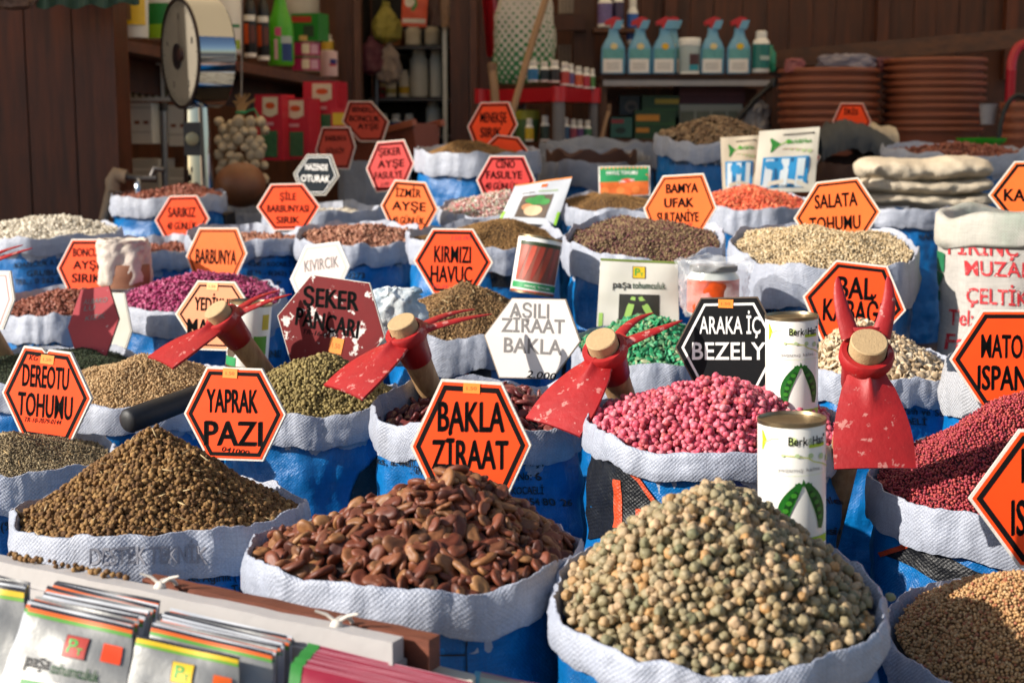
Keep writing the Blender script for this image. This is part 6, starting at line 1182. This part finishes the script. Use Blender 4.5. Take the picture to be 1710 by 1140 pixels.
carton('green_carton', 'dark green carton with yellow bar, upper one under the bottle shelf', 'carton', 1072, 160, 1134, 196, 7.0, .2, GB, [(.35, .15, 1, .38, M('#a88a1c', .5)), (.0, .62, 1, .66, M('#2a5a20', .5))])
carton('green_carton', 'dark green carton with two orange bars, lower one under the bottle shelf', 'carton', 1060, 184, 1128, 232, 6.94, .2, GB, [(.03, .16, .6, .38, M('#b8781c', .5)), (.03, .62, .35, .78, M('#b8781c', .5)), (.0, .46, 1, .5, M('#2a5a20', .5))])
carton('blue_tin_box', 'dark blue box with a round grey emblem under the bottle shelf', 'box', 1035, 160, 1068, 192, 7.05, .15, M('#16242e', .5), [(.25, .25, .9, .9, M('#5a4c44', .5), 'O'), (.4, .45, .8, .75, M('#1c1a1c', .5), 'O')])
carton('teal_packet', 'teal packet with red stripe at the lower left under the bottle shelf', 'box', 1020, 196, 1056, 230, 6.95, .1, M('#2a5a50', .5, var=.3, vs=20), [(.0, .1, .6, .3, M('#8a2a30', .5)), (.2, .5, .7, .8, M('#1a2a24', .5), 'O')])
carton('wine_cartons', 'long wine red carton under the bottle shelf, above the whitish one', 'carton', 1134, 141, 1244, 173, 7.02, .25, M('#4a1c26', .6, var=.2, vs=16), [(.0, .48, 1, .54, M('#5a2a34', .6))])
carton('pale_cartons', 'long whitish carton with grey pictures under the bottle shelf', 'carton', 1134, 174, 1240, 232, 7.0, .25, M('#8a8a80', .6, var=.1), [(.02 + .25 * i, .2, .24 + .25 * i, .8, M('#5a5e50', .6, var=.4, vs=40)) for i in range(4)])
t, mb, uv = blob('grey_bag', 'crumpled grey plastic bag at the right under the bottle shelf', 'bag', 1262, 198, 6.85, 44, 56, None, [(.9, 0), (1, .3), (.9, .7), (.5, 1), (.2, 1)], .6, 14, .03); mb.obj('bag_skin', M('#6a6668', .4, var=.2, vs=20), t, smooth=180)
stick('short pale stick standing left under the bottle shelf', [(1017, 185, 0), (1011, 205, -.02), (1003, 240, -.04)], .009, 6.7)
# wire rods, books and folded things high on the posts
carton('paper_bundle', 'upright pale papers above the wooden rail between the posts', 'papers', 933, -20, 960, 23, 7.34, .06, M('#8a7e72', .6, var=.3, vs=50), [(.2 + .22 * i, 0, .24 + .22 * i, 1, M('#4a4038', .6)) for i in range(3)])
carton('paper_bundle', 'upright pale papers below the wooden rail between the posts', 'papers', 932, 75, 954, 108, 7.34, .06, M('#6a6058', .6, var=.3, vs=50), [(.2 + .26 * i, 0, .26 + .26 * i, 1, M('#3a302a', .6)) for i in range(3)])
# stacks of big terracotta pots
POT = M('#7a4029', .55, var=.14, vs=7, bump=.1, bs=30)
def pot_stack(cx, wpx, D, top, bot, n, desc):
    r = wpx / 2 * mpp(D); z0 = P(cx, bot, D).z; z1 = P(cx, top, D).z; st = (z1 - z0) / n
    proto = None
    for i in range(n):
        lab = f'big ribbed terracotta plastic pot nested in the {desc}'; lab = f'topmost big terracotta pot of the {desc}' if i == n - 1 else f'lowest big terracotta pot of the {desc}' if i == 0 else f'big terracotta pot nested inside the {desc}'
        t = thing('flower_pot', lab, 'flower pot', (P(cx, bot, D).x + random.uniform(-.003, .003), D, z0 + st * (i + 1) + random.uniform(-.003, .003)), 'terracotta pots nested in the ' + desc)
        if proto is None:
            w_ = MB().lathe([(r * .62, -.36), (r * .93, -st * .6), (r * .94, -.004), (r * .90, -.004), (r * .58, -.35)], 72, cap=False); w_.v += [(0, 0, -.352)]; w_.f += [(4 * 72 + j, 4 * 72 + (j + 1) % 72, len(w_.v) - 1) for j in range(72)]; w_.m += [0] * 72
            a = w_.obj('pot_wall', POT, t, smooth=40); b2_ = MB().lathe([(r * .93, -st * .62), (r * .985, -st * .60), (r * 1.0, -st * .34), (r * .985, -st * .06), (r * .94, 0), (r * .89, -.006), (r * .88, -.02)], 72, cap=False).obj('pot_rim', POT, t, smooth=60); proto = (a, b2_)
        else:
            for q in proto: c2 = q.copy(); COL.objects.link(c2); c2.parent = t
pot_stack(1382, 166, 6.75, 116, 212, 7, 'left stack under the folded bag'); pot_stack(1556, 166, 6.75, 99, 226, 10, 'right tall stack')
pot_stack(1712, 86, 6.3, 172, 240, 4, 'small stack cut by the right edge')
t, mb, uv = blob('folded_bag', 'folded greyish paper bag lying on the left pot stack', 'bag', 1412, 106, 6.7, 92, 26, None, [(.95, 0), (1, .3), (.95, .8), (.8, 1), (.3, 1)], .8, 17, .025); mb.obj('bag_skin', M('#7a7480', .5, var=.2, vs=12), t, smooth=120)
t, mb, uv = blob('pink_bag', 'small pinkish paper bag on the left edge of the left pot stack', 'bag', 1326, 110, 6.65, 30, 22, None, [(.95, 0), (1, .3), (.95, .8), (.8, 1), (.3, 1)], .8, 19, .012); mb.obj('bag_skin', M('#8a4a4c', .5, var=.3, vs=12), t, smooth=120)
t, mb, uv = blob('maroon_bag', 'dull maroon bag lying between the two pot stacks', 'bag', 1476, 110, 6.85, 40, 24, None, [(.95, 0), (1, .3), (.95, .8), (.8, 1), (.3, 1)], .8, 23, .015); mb.obj('bag_skin', M('#5a2430', .5, var=.3, vs=12), t, smooth=120)
t, r, h = lathe_thing('white_cup', 'small white pot standing between the right pot stack and the hoop', 'cup', 1649, 174, 208, 30, 6.4, [('cup_wall', [(.72, 0), (.95, .95), (1, .96), (1, 1), (.9, 1), (.66, .08)], M('#8a8a94', .5))])
o = P(1690, 235, 6.0); t = thing('wire_hoop', 'black wire hoop handle in front of the small pot stack at the right edge', 'hoop', o); k = mpp(6.0); MB().tube([(k * 30 * math.cos(a) + k * 8, 0, k * 4 + k * 70 * math.sin(a)) for a in [math.pi * i / 24 for i in range(25)]], .010, 10).obj('hoop_wire', BLACK, t, smooth=60)
o = P(1705, 160, 6.6); t = thing('red_chair', 'crimson plastic chair back cut by the right edge', 'chair', o); k = mpp(6.6); RP = M('#a01428', .35)
MB().tube([(k * 26 * math.cos(a) + k * 8, .03 * math.sin(a), k * 40 + k * 44 * math.sin(a)) for a in [math.pi * (.0 + 1.0 * i / 24) for i in range(25)]], .022, 12, 0, .7).obj('backrest', RP, t, smooth=60)
for s_ in (-1, 1): MB().tube([(k * 8 + s_ * k * 26, 0, k * 42), (k * 8 + s_ * k * 24, .02, -.05), (k * 8 + s_ * k * 28, .06, -.7)], [.022, .022, .018], 12).obj('leg', RP, t, smooth=60)
MB().box((k * 8, -.18, -.05), (k * 60, .40, .03)).obj('seat', RP, t, smooth=0)
# goods hung above the left wall, their hems just in view
t = thing('hanging_cloth', 'dark green and black cloth hem hanging at the top left corner', 'cloth', P(165, 0, 5.3)); L = t.location; v = []; n = 30
for j in range(6):
    for i in range(n + 1): x = 60 + 172 * i / n; hem = 12 + 4 * math.sin(i * .7) - 8 * (i / n) ** 4; p = P(x, -60 + (60 + hem) * j / 5, 5.3 + .012 * math.sin(i * 1.1 + j * .3)); v.append(p - L)
f = [(j * (n + 1) + i, (j + 1) * (n + 1) + i, (j + 1) * (n + 1) + i + 1, j * (n + 1) + i + 1) for j in range(5) for i in range(n)]; k_ = len(v); v += [p + Vector((0, .008, 0)) for p in v]; MB().add(v, f + [tuple(k_ + q for q in x[::-1]) for x in f]).obj('cloth', M('#1c3a28', .6, var=.6, vs=12), t, smooth=80)
t, mb, uv = blob('hanging_bag', 'brownish bag whose bottom hangs in at the top left corner', 'bag', 26, -18, 5.3, 62, 70, None, [(.3, 0), (.8, .06), (1, .3), (.9, .7), (.4, 1)], .6, 29, .03); mb.obj('bag_skin', M('#5a4034', .6, var=.3, vs=12), t, smooth=180)

# two peas rolled onto the rims
sp_, sf_ = seed_shapes(KIND['pea'][0], .10, 3, 'pea')
for i, (px, py, D, lab) in enumerate(((1487, 996, 1.60, 'single greenish pea rolled between the pea sack and the corner sack, the rear one'), (1476, 1019, 1.56, 'single beige pea lying on the right rim of the pea sack, the front one'))):
    o = MB().add([tuple(q) for q in sp_[i]], [tuple(q) for q in sf_]).obj('loose_pea', M(('#7c8060', '#c0a070')[i], .6, var=.25, vs=90, bump=.2), None, smooth=180); o.location = P(px, py, D); prop(o, lab, 'pea', 'loose peas by the foreground sack')

for i, (x, ty, by, wd, c1, lab) in enumerate(((396, 20, 92, 16, '#8a3a6a', 'violet-banded white bottle on the wall shelf beside the black bottles'), (547, 58, 86, 20, '#c8a83a', 'yellow-banded small bottle behind the white tin on the wall shelf'))):
    small_bottle(lab, x, ty, by, wd, Dsh(x) + .12, c1)
for i, (x, c1, lab) in enumerate(((640, '#8a2a2a', 'red-capped jar low in the cabinet'), (662, '#3a5a8a', 'blue-banded jar low in the cabinet'), (684, '#c8a03a', 'yellow-banded jar low in the cabinet'))):
    small_bottle(lab, x, 190, 224, 20, 7.9, c1)
for i, (x0, y0, x1, y1, c1, lab) in enumerate(((640, 50, 668, 76, '#7a4a1c', 'brown box on the upper cabinet shelf'), (634, 132, 645, 163, '#8a1c2c', 'narrow red box left in the cabinet'))):
    carton('small_box', lab, 'box', x0, y0, x1, y1, 7.95, .1, M(c1, .5, var=.2), [(.1, .2, .9, .45, M('#c8b890', .5)), (.2, .6, .8, .8, M('#2a4a2a', .5))], 10)
